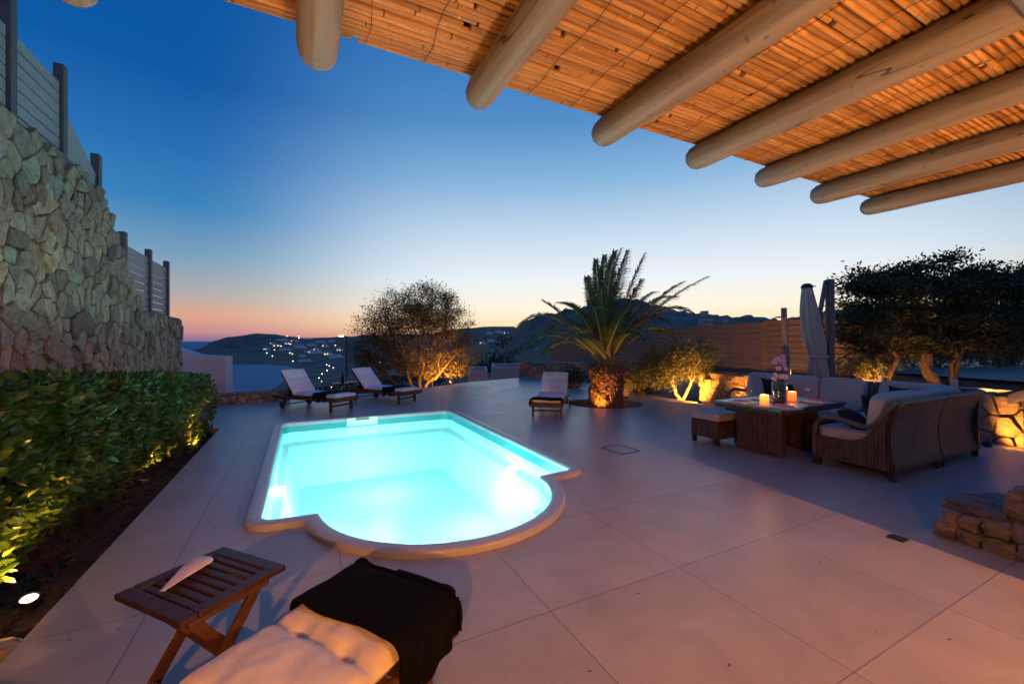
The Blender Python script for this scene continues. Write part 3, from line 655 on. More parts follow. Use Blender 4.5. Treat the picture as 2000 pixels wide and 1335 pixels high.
def crackmat():
    m, t, b = newmat('beam'); L = t.links.new
    tcn = t.nodes.new('ShaderNodeTexCoord'); mp = t.nodes.new('ShaderNodeMapping'); mp.vector_type = 'TEXTURE'; mp.inputs['Rotation'].default_value = (0, 0, TH); L(tcn.outputs['Object'], mp.inputs[0])
    m2 = t.nodes.new('ShaderNodeMapping'); m2.inputs['Scale'].default_value = (26, 1.1, 26); L(mp.outputs[0], m2.inputs[0])
    nz = t.nodes.new('ShaderNodeTexNoise'); nz.inputs['Scale'].default_value = 1.0; nz.inputs['Detail'].default_value = 8; nz.inputs['Roughness'].default_value = .6; L(m2.outputs[0], nz.inputs[0])
    r = t.nodes.new('ShaderNodeValToRGB'); r.color_ramp.elements[0].position = .3; r.color_ramp.elements[1].position = .7
    r.color_ramp.elements[0].color = (.15, .142, .130, 1); r.color_ramp.elements[1].color = (.26, .245, .225, 1); L(nz.outputs[0], r.inputs[0])
    m3 = t.nodes.new('ShaderNodeMapping'); m3.inputs['Scale'].default_value = (9, .45, 9); m3.inputs['Location'].default_value = (3, 2, 1); L(mp.outputs[0], m3.inputs[0])
    n2 = t.nodes.new('ShaderNodeTexNoise'); n2.inputs['Scale'].default_value = 1; n2.inputs['Detail'].default_value = 2; L(m3.outputs[0], n2.inputs[0])
    def mm(op, a, bb):
        n = t.nodes.new('ShaderNodeMath'); n.operation = op
        for i, v in enumerate((a, bb)):
            if isinstance(v, (int, float)): n.inputs[i].default_value = v
            else: L(v, n.inputs[i])
        return n.outputs[0]
    ck = mm('LESS_THAN', mm('ABSOLUTE', mm('SUBTRACT', n2.outputs[0], .60), 0), .0025)
    n4 = t.nodes.new('ShaderNodeTexNoise'); n4.inputs['Scale'].default_value = 30; L(mp.outputs[0], n4.inputs[0])
    sp_ = mm('GREATER_THAN', n4.outputs[0], .70)
    dk = mm('MAXIMUM', ck, mm('MULTIPLY', sp_, .5))
    x = t.nodes.new('ShaderNodeMix'); x.data_type = 'RGBA'; L(dk, x.inputs[0]); L(r.outputs[0], x.inputs[6]); x.inputs[7].default_value = (.05, .035, .025, 1); L(x.outputs[2], b.inputs['Base Color'])
    bp = t.nodes.new('ShaderNodeBump'); bp.inputs['Distance'].default_value = .008; bp.inputs['Strength'].default_value = .7; L(mm('SUBTRACT', nz.outputs[0], mm('MULTIPLY', ck, 1.0)), bp.inputs['Height']); L(bp.outputs[0], b.inputs['Normal'])
    b.inputs['Roughness'].default_value = .6; return m
M['beam'] = crackmat()
TB_ = 1.77
BS = [-.62, .055, .70, 1.41, 2.09, 2.75, 3.43, 4.10]
for k, s in enumerate(BS):
    beam(ST(s, TB_ + random.uniform(-.02, .02), ZB), ST(s + random.uniform(-.01, .01), -2.6, ZB+.02), RB*(1+.05*math.sin(k*2.3)), k+1)
beam(ST(4.6, .345, ZB-.14), ST(-1.4, .325, ZB-.14), RB*.95, 23, 'cross_beam')
mb = MB(); mb.tube([ST(4.5, .335, 0), ST(4.5, .335, 1.2), ST(4.5, .335, ZB-.2)], [.1, .095, .09], 18, 0, True, True, pi_); mb.build('column', M['beam'], pg)
# reeds: each row a few cane lengths, joined into one mat
mb = MB(); t_ = 1.70; row = 0; rr = random.Random(11)
while t_ > -2.6:
    vis = t_ > .2; r = rr.uniform(.0108, .0142) if vis else .02; s = -1.5 - rr.random()*1.5
    while s < 4.22:
        L_ = rr.uniform(1.5, 2.6); s1 = min(s+L_, 4.16+rr.random()*.05)
        n = max(3, int((s1-s)/.16)) if vis else 3
        ph = rr.random()*9; z = ZB+RB*.93+.013+rr.uniform(-.0015, .0015)
        am = rr.uniform(.001, .0035); pts = [ST(s+(s1-s)*k/(n-1), t_+am*math.sin(ph+(s+(s1-s)*k/(n-1))*2.1), z+am*.5*math.sin(ph*2+k*.7)) for k in range(n)]
        mb.tube(pts, [r*(1-.12*k/(n-1)) for k in range(n)], 8 if vis else 5, 0, True, True, pi_)
        if vis:
            q = s + rr.uniform(.05, .25)
            while q < s1-.03:
                yy = t_+am*math.sin(ph+q*2.1)
                f = (q-s)/(s1-s); zz = z+am*.5*math.sin(ph*2+f*(n-1)*.7)
                mb.tube([ST(q-.004, yy, zz), ST(q, yy, zz), ST(q+.004, yy, zz)], [r*.97, r*1.07, r*.97], 8, 1 if rr.random() < .22 else 0, False, True, pi_)
                q += rr.uniform(.16, .30)
        s = s1 + .004 + rr.random()*.03
    t_ -= r*2.03; row += 1
for s in [ -1.2, -.85, -.35, .33, 1.05, 1.75, 2.4, 3.1, 3.78]:    # binding wire
    for w in (-.11, .12):
        mb.tube([ST(s+w+.01*math.sin(k*1.7), 1.70-k*.1, ZB+RB*.93-.004) for k in range(18)], .0014, 4, 2, False, True, pi_)
mb.build('reed_mat', [M['reed'], M['reed_node'], mat('wire', (.05, .035, .025), None, 3, .6)], pg)
mb = MB(); T = pi_ @ Matrix.Translation(ST(1.4, -.45, ZB+RB+.075)) @ Matrix.Rotation(TH, 4, 'Z')
mb.box((0, 0, -.032), (5.6, 4.26, .02), 0, T); mb.build('dark_backing', mat('dark_backing', (.10, .065, .03), (.06, .04, .02), 5, .9), pg)  # sheet behind the reeds, coloured dark so their gaps read as shaded

# ---- house behind the photographer (carries the porch lamps) and its end wall; unseen, toned dark to absorb lamp bounce
mb = MB(); T = Matrix.Translation(ST(1.4, -2.85, 1.5)) @ Matrix.Rotation(TH, 4, 'Z'); mb.box((0, 0, 0), (9, .4, 3.4), 0, T)
T = Matrix.Translation(ST(4.17, -1.32, 1.5)) @ Matrix.Rotation(TH, 4, 'Z'); mb.box((0, 0, 0), (.5, 2.645, 2.1), 0, T)
tag(mb.build('house_facade', mat('facade', (.20, .17, .14), (.13, .11, .09), 4, .9, .6, 20)), 'unseen house front behind the terrace, toned brown to absorb lamp bounce, with a short end wall', 'house')
M['lamp_glow'] = emit('lamp_glow', (1, .62, .28), 6)
for k, (s, t_, z, pw) in enumerate(((3.60, -2.42, 2.0, 700), (-1.2, -2.42, 2.25, 620))):
    w = thing('wall_lamp', ['warm porch lamp on the house facade beside the end wall', 'warm porch lamp on the house facade left of the photographer'][k], 'lamp', ST(s, t_, z), TH, 'porch wall lamps')
    mb = MB(); mb.box((0, -.13, .0), (.1, .06, .2), 0, None, .01); mb.build('bracket', M['darkmetal'], w)
    mb = MB(); mb.lathe([(.0, -.09), (.06, -.08), (.075, 0), (.06, .08), (0, .09)], n=16); mb.build('lamp_shade', emit('lamp_shade', (1, .55, .2), 6), w)
    if k == 0: lamp(w, 'POINT', (0, .13, 0), pw*PORCH, WARM, .014)
    else: lamp(w, 'SPOT', (0, .13, 0), pw*PORCH, WARM, .035, (2.2, 4.9, -2.2), 84, .9)
for k, (s, t_, pw) in enumerate(((-1.75, -.7, 250), (1.1, -.75, 320), (3.3, -.75, 300))):  # unseen fill lamps, added to brighten the reeds overhead
    w = thing('ceiling_fill', 'added fill lamp set in the paving to brighten the pergola ceiling, ' + ['left of the foreground lounger', 'behind the foreground lounger', 'near the end wall'][k], 'lamp', ST(s, t_, .004), TH, 'added ceiling fill lamps')
    mb = MB(); mb.lathe([(.0, .004), (.05, .004)], n=20); mb.build('lens', emit('fill_lens', (1, .6, .25), 5), w)
    mb = MB(); mb.lathe([(.05, .0), (.05, .008), (.065, .006), (.068, 0)], n=20); mb.build('ring', M['steel'], w)
    lamp(w, 'SPOT', (0, .0, .03), pw*PORCH, WARM, .04, (0, .95, 2.5), 118, .9)

# ================================================================== PLANTS
def leafcloud(mb, P, D, size, wid, mi=0, seed=0, jit=.35, fold=.25, six=False, up=.0):
    """leaves at points P (n,3); D (n,3) is roughly where each leaf points"""
    r = np.random.default_rng(seed); n = len(P); P = np.asarray(P, float); D = np.asarray(D, float)
    D = D + r.normal(0, 1, (n, 3))*.55; D[:, 2] += up; D /= np.linalg.norm(D, axis=1, keepdims=True)+1e-9
    W_ = np.cross(D, r.normal(0, 1, (n, 3))); W_ /= np.linalg.norm(W_, axis=1, keepdims=True)+1e-9
    Nn = np.cross(D, W_); L_ = (size*(1+r.uniform(-jit, jit, n)))[:, None]; w = L_*wid
    if six:
        V = np.stack([P, P+D*L_*.3+W_*w*.5, P+D*L_*.72+W_*w*.42-Nn*L_*.04, P+D*L_-Nn*L_*.12, P+D*L_*.72-W_*w*.42-Nn*L_*.04, P+D*L_*.3-W_*w*.5, P+D*L_*.36-Nn*w*fold, P+D*L_*.72-Nn*w*fold-Nn*L_*.05], 1)
        base = np.arange(n)[:, None]*8; F_ = [(0, 1, 6), (1, 2, 7, 6), (2, 3, 7), (0, 6, 5), (6, 7, 4, 5), (7, 3, 4)]; k = 8
    else:
        V = np.stack([P, P+D*L_*.45+W_*w*.5, P+D*L_, P+D*L_*.45-W_*w*.5], 1); F_ = [(0, 1, 2, 3)]; k = 4
    o = len(mb.v); mb.v += [tuple(x) for x in V.reshape(-1, 3)]
    for i in range(n):
        b_ = o+i*k
        for f in F_: mb.f.append(tuple(j+b_ for j in f)); mb.m.append(mi); mb.sm.append(False)
def lobes_pts(lobes, n, seed, clump=30, cr=.22, shell=.55, flat=.75):
    """clumped points inside ellipsoid lobes ((x,y,z),(rx,ry,rz))"""
    r = np.random.default_rng(seed); vol = np.array([a[1][0]*a[1][1]*a[1][2] for a in lobes])**.75; vol = vol/vol.sum(); P = []; D = []; C = []
    nc = max(1, n//clump)
    for _ in range(nc):
        c, R_ = lobes[r.choice(len(lobes), p=vol)]
        d = r.normal(0, 1, 3); d /= np.linalg.norm(d); q = r.uniform(shell**3, 1)**(1/3)
        
        nv = noise.noise(Vector((*(d*1.9),))+Vector((seed*1.7+c[0], c[1], c[2]))); q *= 1+.42*nv
        cc = np.array(c)+d*np.array(R_)*q
        if noise.noise(Vector((*(cc*2.4),))+Vector((seed, 0, 0))) < -.10 and r.random() < .85: continue
        C.append(cc)
        k = int(clump*r.uniform(.5, 1.5)); pp = cc+r.normal(0, 1, (k, 3))*cr*r.uniform(.6, 1.3)*np.array([1, 1, flat])
        P.append(pp); D.append(pp-cc+d*cr*1.2)
    return np.concatenate(P), np.concatenate(D), np.array(C)
def limb(mb, p0, p1, r0, r1, seed, sag=.12, n=7, mi=0, sides=8):
    rr = random.Random(seed); p0, p1 = Vector(p0), Vector(p1); L_ = (p1-p0).length; pts = []
    for k in range(n):
        f = k/(n-1); p = p0.lerp(p1, f); w = math.sin(PI*f)*L_*sag
        pts.append(p+Vector((noise.noise(Vector((seed, f*2.5, 0))), noise.noise(Vector((seed, f*2.5, 7))), noise.noise(Vector((seed, f*2.5, 3)))*.5))*w*2)
    mb.tube(pts, [r0+(r1-r0)*k/(n-1) for k in range(n)], sides, mi); return pts[-1]
def tree(name, label, cat, base, lobes, nleaf, leaf, size, wid, bark, stems, seed, group=None, clump=30, cr=.22, shell=.5, twigs=60, r0=.1, up=0, six=False):
    t = thing(name, label, cat, base, 0, group); rr = random.Random(seed)
    lb = [((c[0]-base[0], c[1]-base[1], c[2]-base[2]), R_) for c, R_ in lobes]
    P, D, C = lobes_pts(lb, nleaf, seed, clump, cr, shell, .42 if name == 'spreading_tree' else .75)
    mb = MB(); ends = []
    for k, (fork, tip) in enumerate(stems):
        f_ = Vector(fork)-Vector(base); a = limb(mb, (rr.uniform(-.04, .04), rr.uniform(-.04, .04), -.08), f_, r0*(1-.15*k), r0*.62, seed*7+k, .10)
        mb.tube([Vector((0, 0, -.1)), Vector((0, 0, .08))], [r0*1.5, r0*1.05], 10)
        tp = [Vector(x)-Vector(base) for x in tip]
        for q, e in enumerate(tp): ends.append((limb(mb, f_, e, r0*.55, r0*.22, seed*13+k*5+q, .12), r0*.22))
    if len(ends):
        cs = list(C); rr.shuffle(cs)
        for c in cs[:twigs]:
            e, er = min(ends, key=lambda z: (z[0]-Vector(c)).length); limb(mb, e, c, er*.6, .004, rr.randint(0, 9999), .12, 5, 0, 5)
    mb.build('trunk', bark, t)
    mb = MB(); leafcloud(mb, P, D, size, wid, 0, seed, six=six, up=up); mb.build('crown', leaf, t)
    return t
def spotlamp(name, label, loc, tgt, power, color=AMBER, angle=110, parent=None, r=.045, group='garden uplights', soil=False, glow=7, size=.03):
    """small round ground uplight with a glowing lens"""
    d = (Vector(tgt)-Vector(loc)).normalized(); q = d.to_track_quat('Z', 'Y').to_matrix().to_4x4()
    t = thing(name, label, 'garden light', loc, 0, group)
    mb = MB(); mb.lathe([(r*.7, -.07), (r*1.05, -.055), (r*1.15, .0), (r*1.15, .022), (r*.98, .022), (r*.96, .010)], n=18, M=q); mb.tube([(0, 0, -.12), q @ Vector((0, 0, -.06))], .009, 8); mb.build('lamp_body', M['darkmetal'], t)
    mb = MB(); mb.lathe([(0, .013), (r*.5, .013), (r*.96, .010)], n=18, M=q); mb.build('lens', emit('lens', (1, .60, .26), glow), t)
    lamp(t, 'SPOT', q @ Vector((0, 0, .04)), power*GARDEN, color, size, q @ Vector((0, 0, 1)), angle, .7); return t
# ---- hedge
ht = thing('hedge', 'dense clipped evergreen hedge in the bed below the stone wall', 'hedge', ST(-2.05, 3.5, -.05))
r = np.random.default_rng(4)
def htop(t): return np.interp(t, [-1, 2, 4, 6, 8, 8.8], [1.34, 1.30, 1.20, 1.08, .98, .90])
def hfront(t): return np.interp(t, [-1, 3, 6, 8.6], [-1.56, -1.54, -1.46, -1.34])
P = []; D = []; SZ = []
def put(t, s, z, d, sz): P.append(ST(s, t, z)); D.append((*(E1*d[0]*.55+E2*(d[1]*.55+r.normal()*.5)), d[2]*.7+r.normal()*.35)); SZ.append(sz)
hb = Vector(ST(-2.05, 3.5, -.05))
for k in range(42000):
    t = 8.75 - (8.0)*r.random()**.75
    top = htop(t)+.05*noise.noise(Vector((t*3, 1, 0)))+.03*noise.noise(Vector((t*9, 4, 0))); fs = hfront(t)
    q = r.random(); sz = (.095 if t < 5.2 else .075 if t < 7.2 else .055)*(.8+.5*r.random())
    if q < .52:
        z0_ = .14 if t < 7.0 else -.05; z = z0_+(top-z0_)*r.random(); bul = .10*noise.noise(Vector((t*2.2, z*2.5, 0)))+.06*noise.noise(Vector((t*7, z*7, 2)))
        low = max(0, .5-z)*(.45 if t < 7.0 else .15); s = fs+bul-low*.5-abs(r.normal(0, .07)); s -= max(0, z-(top-.12))**1.3*1.2
        if z < .36 and t < 7.0 and r.random() < (.36-z)*1.8: continue
        put(t, s, z, (1, 0, .35), sz)
    elif q < .86:
        s = fs-.04-1.15*r.random(); put(t, s, top-abs(r.normal(0, .05)), (.2, 0, 1), sz)
    elif q < .93:
        s = fs-1.1*r.random(); z = .15+(top-.15)*r.random(); top = htop(8.75); z = -.05+(top+.05)*r.random(); put(8.75+.06*r.normal()+.08*noise.noise(Vector((s*5, z*5, 1))), s, z, (0, 1, .3), .055)
    else:
        s = fs-.12-.5*r.random(); put(t, s, .3+(top-.3)*r.random(), (1, 0, .2), sz*1.1)
P = np.array(P)-np.array(hb); D = np.array(D); mb = MB(); leafcloud(mb, P, D, np.array(SZ), .46, 0, 9, .3, .25, True)
mb.build('foliage', M['hedge_leaf'], ht)
mb = MB(); rr = random.Random(5)
for k in range(26):
    t = .9+k*.30+rr.uniform(-.1, .1); 
    for q in range(4):
        a = Vector(ST(-1.95+rr.uniform(-.1, .1), t, -.1))-hb
        limb(mb, a, Vector(ST(-1.95+rr.uniform(-.5, .30), t+rr.uniform(-.3, .3), rr.uniform(.45, .85)))-hb, .014, .004, rr.randint(0, 999), .1, 6, 0, 6)
mb.build('stems', M['bark_pale'], ht)
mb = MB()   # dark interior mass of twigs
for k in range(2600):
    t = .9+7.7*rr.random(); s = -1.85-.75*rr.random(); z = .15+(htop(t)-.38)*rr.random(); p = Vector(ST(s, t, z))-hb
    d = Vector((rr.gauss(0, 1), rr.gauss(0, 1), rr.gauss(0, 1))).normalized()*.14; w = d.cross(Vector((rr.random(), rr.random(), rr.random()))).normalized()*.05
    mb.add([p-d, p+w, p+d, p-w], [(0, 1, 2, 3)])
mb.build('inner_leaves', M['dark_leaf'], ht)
# bed spotlights
spotlamp('garden_light', 'bare glowing spotlight lying in the open soil at the near end of the hedge', G(57, 1172, -.05)+(-.05,), (-2.72, 2.33, .7), 110, AMBER, 165, r=.040, glow=34)
spotlamp('garden_light', 'spotlight half hidden under the middle of the hedge', ST(-1.56, 5.95, -.05), ST(-1.50, 6.05, .5), 70, AMBER, 160, glow=20)
spotlamp('garden_light', 'spotlight under the far end of the hedge throwing light on the paving edge', ST(-1.36, 7.5, -.05), ST(-1.38, 7.6, .5), 45, AMBER, 160, glow=20)
mb = MB(); mb.lathe([(0, .05), (.05, .045), (.09, .0), (.07, -.06), (0, -.08)], n=14, c=(*G(2, 1285, -.06), -.03), fr=lambda a, z: 1+.15*math.sin(a*2+1)); tag(mb.build('stone', M['rock']), 'pale rounded stone on the soil at the lower left corner beside the paving', 'stone')
mb = MB(); limb(mb, (*G(65, 1222, -.06), -.05), (*G(130, 1228, -.06), -.06), .010, .004, 4, .1); limb(mb, (*G(28, 1238, -.06), -.05), (*G(66, 1222, -.06), -.05), .006, .005, 8); tag(mb.build('dry_twig', M['bark_pale']), 'dry pale twig lying on the soil below the bed spotlight', 'twig')

# ---- palm
pm = thing('palm_tree', 'short thick date palm with windblown fronds in a round planting hole', 'palm tree', (*PALM, -.2))
mb = MB(); prof = [(.38, -.02), (.38, .2), (.365, .40), (.355, .60), (.37, .78), (.40, .92), (.34, 1.04), (.2, 1.15), (0, 1.18)]
mb.lathe(prof, n=28)
k = 0; rr = random.Random(2); pr = lambda z: float(np.interp(z, [p[1] for p in prof], [p[0] for p in prof]))
for row in range(17):
    z = .02+row*.063
    for j in range(17):
        a = 2*PI*(j+.5*(row % 2))/17+rr.uniform(-.04, .04); R_ = pr(z)-.02; ca, sa = math.cos(a), math.sin(a); T = Matrix.Translation((R_*ca, R_*sa, z)) @ Matrix.Rotation(a, 4, 'Z') @ Matrix.Rotation(-.35, 4, 'Y')
        w = .062*rr.uniform(.6, 1.15); h = .11*rr.uniform(.6, 1.5); d = .06*rr.uniform(.4, 1.6)
        mb.add([(0, -w, -.01), (0, w, -.01), (.02, -w*.8, h*.6), (.02, w*.8, h*.6), (d, -w*.55, .02), (d, w*.55, .02), (d+.02, -w*.35, h), (d+.02, w*.35, h)], [(0, 1, 5, 4), (4, 5, 7, 6), (0, 4, 6, 2), (1, 3, 7, 5), (2, 6, 7, 3)], 0, False, T)
mb.build('trunk', M['palm_trunk'], pm)
pb = Vector((*PALM, -.2)); s_ = PALM[1]/F
def frond(tip, ctrl, nl=58, ll=.42, seed=0, az=0):
    rr = random.Random(seed); p0 = Vector((rr.uniform(-.13, .13), rr.uniform(-.13, .13), 1.06)); p2 = Vector(tip)-pb; p1 = Vector(ctrl)-pb
    mb = MB(); n = 26; B = lambda f: p0*(1-f)**2+p1*2*f*(1-f)+p2*f*f
    mb.tube([B(k/n) for k in range(n+1)], [.022*(1-k/n)**.8+.003 for k in range(n+1)], 6, 0)
    wind = Vector((.55, .05, .0))
    for k in range(nl):
        f = .14+.86*k/(nl-1); p = B(f); d = (B(min(1, f+.02))-B(f-.02)).normalized(); side = d.cross(Vector((0, 0, 1)))
        if side.length < .2: side = d.cross(Vector((0, 1, 0)))
        side.normalize(); up = side.cross(d).normalized()
        l = ll*(math.sin(PI*min(1, f*.72+.22))**.7)*(1 if f > .25 else .55)*rr.uniform(.85, 1.1)
        for sg in (-1, 1):
            v = (side*sg*.80+d*(.62+.45*f)+up*(.22+rr.uniform(-.2, .2))+wind*.5*f).normalized(); w = d.cross(v).normalized().cross(v).normalized()*.0115*rr.uniform(.8, 1.2)
            a = p+v*l*.5; e = p+v*l+Vector((0, 0, -.34*l))+wind*.22*l
            mb.add([p-w*.6, p+w*.6, a+w, a-w, e], [(0, 1, 2, 3), (3, 2, 4)], 1)
    return mb.build('frond', [M['rachis'], M['frond']], pm)
def PP(px, py, dy=0): Y = PALM[1]+dy; return Vector(((px-1000)/F*Y, Y, H-(py-HY)*Y/F))
fr_l = [((1008, 640), (1075, 585), -.3), ((1060, 588), (1120, 640), .2), ((1145, 542), (1160, 610), -.5), ((1163, 508), (1176, 600), .3), ((1212, 488), (1180, 590), 0), ((1258, 497), (1225, 590), .2),
        ((1252, 548), (1222, 620), -.6), ((1335, 550), (1270, 600), .6), ((1381, 541), (1270, 610), 0), ((1200, 492), (1188, 580), -.7), ((1180, 500), (1182, 590), .5), ((1225, 490), (1205, 590), .9),
        ((1040, 655), (1110, 640), -1.1), ((1085, 640), (1130, 630), -1.6), ((1300, 628), (1260, 610), -1.2), ((1175, 560), (1180, 600), -2.2), ((1150, 585), (1165, 610), 1.6),
        ((1060, 690), (1120, 650), .8), ((1310, 650), (1250, 630), .9), ((1280, 570), (1235, 600), 1.9), ((1200, 530), (1195, 600), 1.8), ((1232, 600), (1215, 620), -2.4), ((1100, 665), (1140, 650), -2.2), ((1262, 660), (1230, 640), -2.1), ((1160, 600), (1170, 600), -2.6)]
fr_l += [((1015, 690), (1085, 625), .5), ((1352, 612), (1275, 585), -.4), ((1092, 592), (1140, 610), -1.0), ((1318, 580), (1255, 585), 1.2), ((1330, 680), (1265, 620), -.8), ((1070, 640), (1120, 610), 1.3)]
for k, (tp, ct, dy) in enumerate(fr_l): frond(PP(*tp, dy), PP(*ct, dy*.45)+Vector((-.10 if abs(tp[0]-1200) < 70 else 0, 0, .22 if abs(tp[0]-1200) > 60 else .05)), 84, .44, k)
spotlamp('garden_light', 'uplight at the left foot of the palm trunk', (1.93, 9.36, -.10), (2.16, 9.95, 1.1), 80, AMBER, 105, glow=30)
lamp(None, 'SPOT', (2.25, 9.2, -.05), 1, AMBER) if False else None
mb = MB(); P = []; D = []
for k in range(160):
    p = Vector((rng.uniform(-.16, .2), rng.uniform(-.14, .14), rng.uniform(.02, .22))); P.append(p); D.append((p.x, p.y, .25))
t = thing('small_plant', 'low spiky plant at the left rim of the palm hole', 'plant', (1.52, 10.05, -.14)); leafcloud(mb, P, D, .11, .2, 0, 3); mb.build('foliage', M['olive_leaf'], t)

# ---- small lit tree, bushes
tree('round_tree', 'small round-crowned tree with a whitewashed forked trunk, lit orange by the garden wall', 'tree', (*G(1328, 780), -.05),
     [((4.35, 11.0, .98), (.95, .8, .42)), ((3.85, 10.9, .72), (.55, .5, .40)), ((4.95, 10.9, .80), (.55, .5, .42)), ((4.6, 10.8, 1.2), (.6, .5, .3))], 15000, M['olive_leaf'], .072, .5, M['bark_white'],
     [((4.15, 10.8, .42), [(3.8, 10.8, .8), (4.2, 10.9, 1.0)]), ((4.62, 10.75, .45), [(4.9, 10.8, .9), (4.5, 10.9, 1.1)])], 11, clump=26, cr=.13, shell=.6, twigs=50, r0=.055)
spotlamp('garden_light', 'uplight in front of the whitewashed trunk of the small round tree', (4.50, 10.02, .03), (4.35, 11.0, .8), 420, AMBER, 140, glow=25)
def bush(label, base, lobes, n, leaf, size, seed, cat='bush', cr=.12, wid=.45):
    t = thing('bush', label, cat, base, 0); lb = [((c[0]-base[0], c[1]-base[1], c[2]-base[2]), R_) for c, R_ in lobes]
    P, D, C = lobes_pts(lb, n, seed, 22, cr, .45); mb = MB(); leafcloud(mb, P, D, size, wid, 0, seed); mb.build('foliage', leaf, t)
    mb = MB()
    for c in C[:26]: limb(mb, (0, 0, -.1), c, .014, .004, seed+int(abs(c[0])*100), .1, 5, 0, 5)
    mb.build('stems', M['bark_pale'], t); return t
bush('loose bush right of the palm trunk, lit from below', (3.05, 11.3, -.1), [((3.05, 11.5, .48), (.42, .4, .42)), ((3.35, 11.6, .62), (.35, .3, .32))], 3600, M['olive_leaf'], .07, 31)
spotlamp('garden_light', 'uplight in front of the loose bush behind the palm', (3.0, 10.95, .02), (3.05, 11.5, .5), 30, AMBER, 120)
bush('dark low bush behind the lone sun lounger', (1.75, 13.2, -.1), [((1.75, 13.4, .28), (.5, .4, .34))], 2600, M['dark_leaf'], .08, 33)
bush('low dark shrub between the loose bush and the round tree', (3.75, 11.9, -.1), [((3.75, 12.0, .3), (.45, .4, .4))], 2400, M['dark_leaf'], .08, 34)

# ---- tamarisk
tree('tamarisk_tree', 'large feathery tamarisk tree at the terrace edge, its right side lit orange from below', 'tree', (-3.6, 15.6, -.6),
     [((-3.9, 15.9, 2.35), (1.5, 1.2, .95)), ((-3.3, 15.8, 3.0), (1.15, 1.0, .70)), ((-5.0, 15.9, 2.0), (1.0, .9, .75)), ((-2.6, 15.7, 2.2), (1.0, .9, .85)), ((-5.4, 16.0, 1.2), (.85, .8, .7)), ((-4.1, 15.9, 1.1), (1.2, .9, .7)), ((-2.2, 15.8, 1.15), (1.0, .8, .8)), ((-4.7, 15.9, 3.0), (.35, .3, .5)), ((-2.4, 15.8, 3.0), (.35, .3, .3)), ((-3.0, 15.8, .5), (1.4, .8, .5)), ((-5.3, 15.9, .4), (.8, .7, .5))],
     80000, M['tamarisk_leaf'], .085, .26, M['bark_pale'],
     [((-4.0, 15.7, .5), [(-4.6, 15.8, 1.9), (-5.1, 15.8, 1.6)]), ((-3.3, 15.7, .6), [(-3.4, 15.8, 2.3), (-3.9, 15.9, 2.6)]), ((-2.7, 15.5, .3), [(-1.9, 15.6, 1.3), (-2.5, 15.7, 2.0)]), ((-4.6, 15.6, .1), [(-5.4, 15.8, 1.0)])], 17, clump=46, cr=.135, shell=.25, twigs=260, r0=.10, up=-.2)
spotlamp('garden_light', 'uplight under the right side of the tamarisk', (-2.35, 14.75, -.15), (-2.6, 15.9, .7), 850, AMBER, 130, r=.05)
# ---- right hand side: raised bed, rail, trees
mb = MB(); vs = []
def bed2(s, t): return .56 + .05*noise.noise(Vector((s*2, t*2, 4)))
mb.grid(lambda u, v: ST(9.5+5.5*u, -3+13.5*v, bed2(9.5+5.5*u, -3+13.5*v)-.02), 24, 50); struct(mb.build('soil', M['soil']))
mb = MB(); mb.add([(11.5, 8.5, .60), (60, 8.5, .60), (60, 19, .62), (9.6, 19, .62)], [(0, 1, 2, 3)]); struct(mb.build('driveway', M['asphalt']))
rl = thing('low_rail', 'low pale painted rail on short posts behind the garden wall, lit orange in patches', 'rail', ST(9.85, 4.2, .55)); ri = Matrix.Translation(ST(9.85, 4.2, .55)).inverted()
mb = MB(); mb.bar(ST(9.85, 5.1, .70), ST(9.85, 1.6, .70), .10, .075, 0, ri, .008); mb.build('rail_beam', M['white_paint'], rl)
for t_ in (5.0, 3.9, 2.9, 1.9):
    mb = MB(); T = ri @ Matrix.Translation(ST(9.79, t_, .70)) @ Matrix.Rotation(TH, 4, 'Z'); mb.box((0, 0, 0), (.07, .07, .32), 0, T, .01); mb.build('post', M['white_paint'], rl)
def rp(px, py, Y): return ((px-1000)/F*Y, Y, H-(py-HY)*Y/F)
def lob(px, py, Y, rx, ry, rz): return (rp(px, py, Y), (rx, ry, rz))
DL = M['dark_leaf']
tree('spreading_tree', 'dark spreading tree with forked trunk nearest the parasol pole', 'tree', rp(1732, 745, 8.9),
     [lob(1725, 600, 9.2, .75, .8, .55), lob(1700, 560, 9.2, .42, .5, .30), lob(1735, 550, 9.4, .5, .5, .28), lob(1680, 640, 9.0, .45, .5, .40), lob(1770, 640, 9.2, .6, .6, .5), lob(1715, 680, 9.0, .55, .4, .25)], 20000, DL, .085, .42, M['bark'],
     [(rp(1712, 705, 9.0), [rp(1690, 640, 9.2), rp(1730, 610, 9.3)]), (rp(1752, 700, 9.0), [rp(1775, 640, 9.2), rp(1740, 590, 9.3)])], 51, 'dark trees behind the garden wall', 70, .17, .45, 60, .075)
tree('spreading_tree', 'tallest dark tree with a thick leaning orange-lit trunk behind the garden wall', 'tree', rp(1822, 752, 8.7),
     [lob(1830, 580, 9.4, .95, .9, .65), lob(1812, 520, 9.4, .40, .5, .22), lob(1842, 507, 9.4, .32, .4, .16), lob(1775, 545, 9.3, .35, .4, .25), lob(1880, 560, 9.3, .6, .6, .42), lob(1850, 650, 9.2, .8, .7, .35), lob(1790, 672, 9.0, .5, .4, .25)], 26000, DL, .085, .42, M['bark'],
     [(rp(1800, 705, 8.9), [rp(1790, 650, 9.2), rp(1830, 600, 9.3)]), (rp(1812, 690, 8.9), [rp(1850, 640, 9.2), rp(1870, 590, 9.3)])], 52, 'dark trees behind the garden wall', 70, .17, .45, 70, .11)
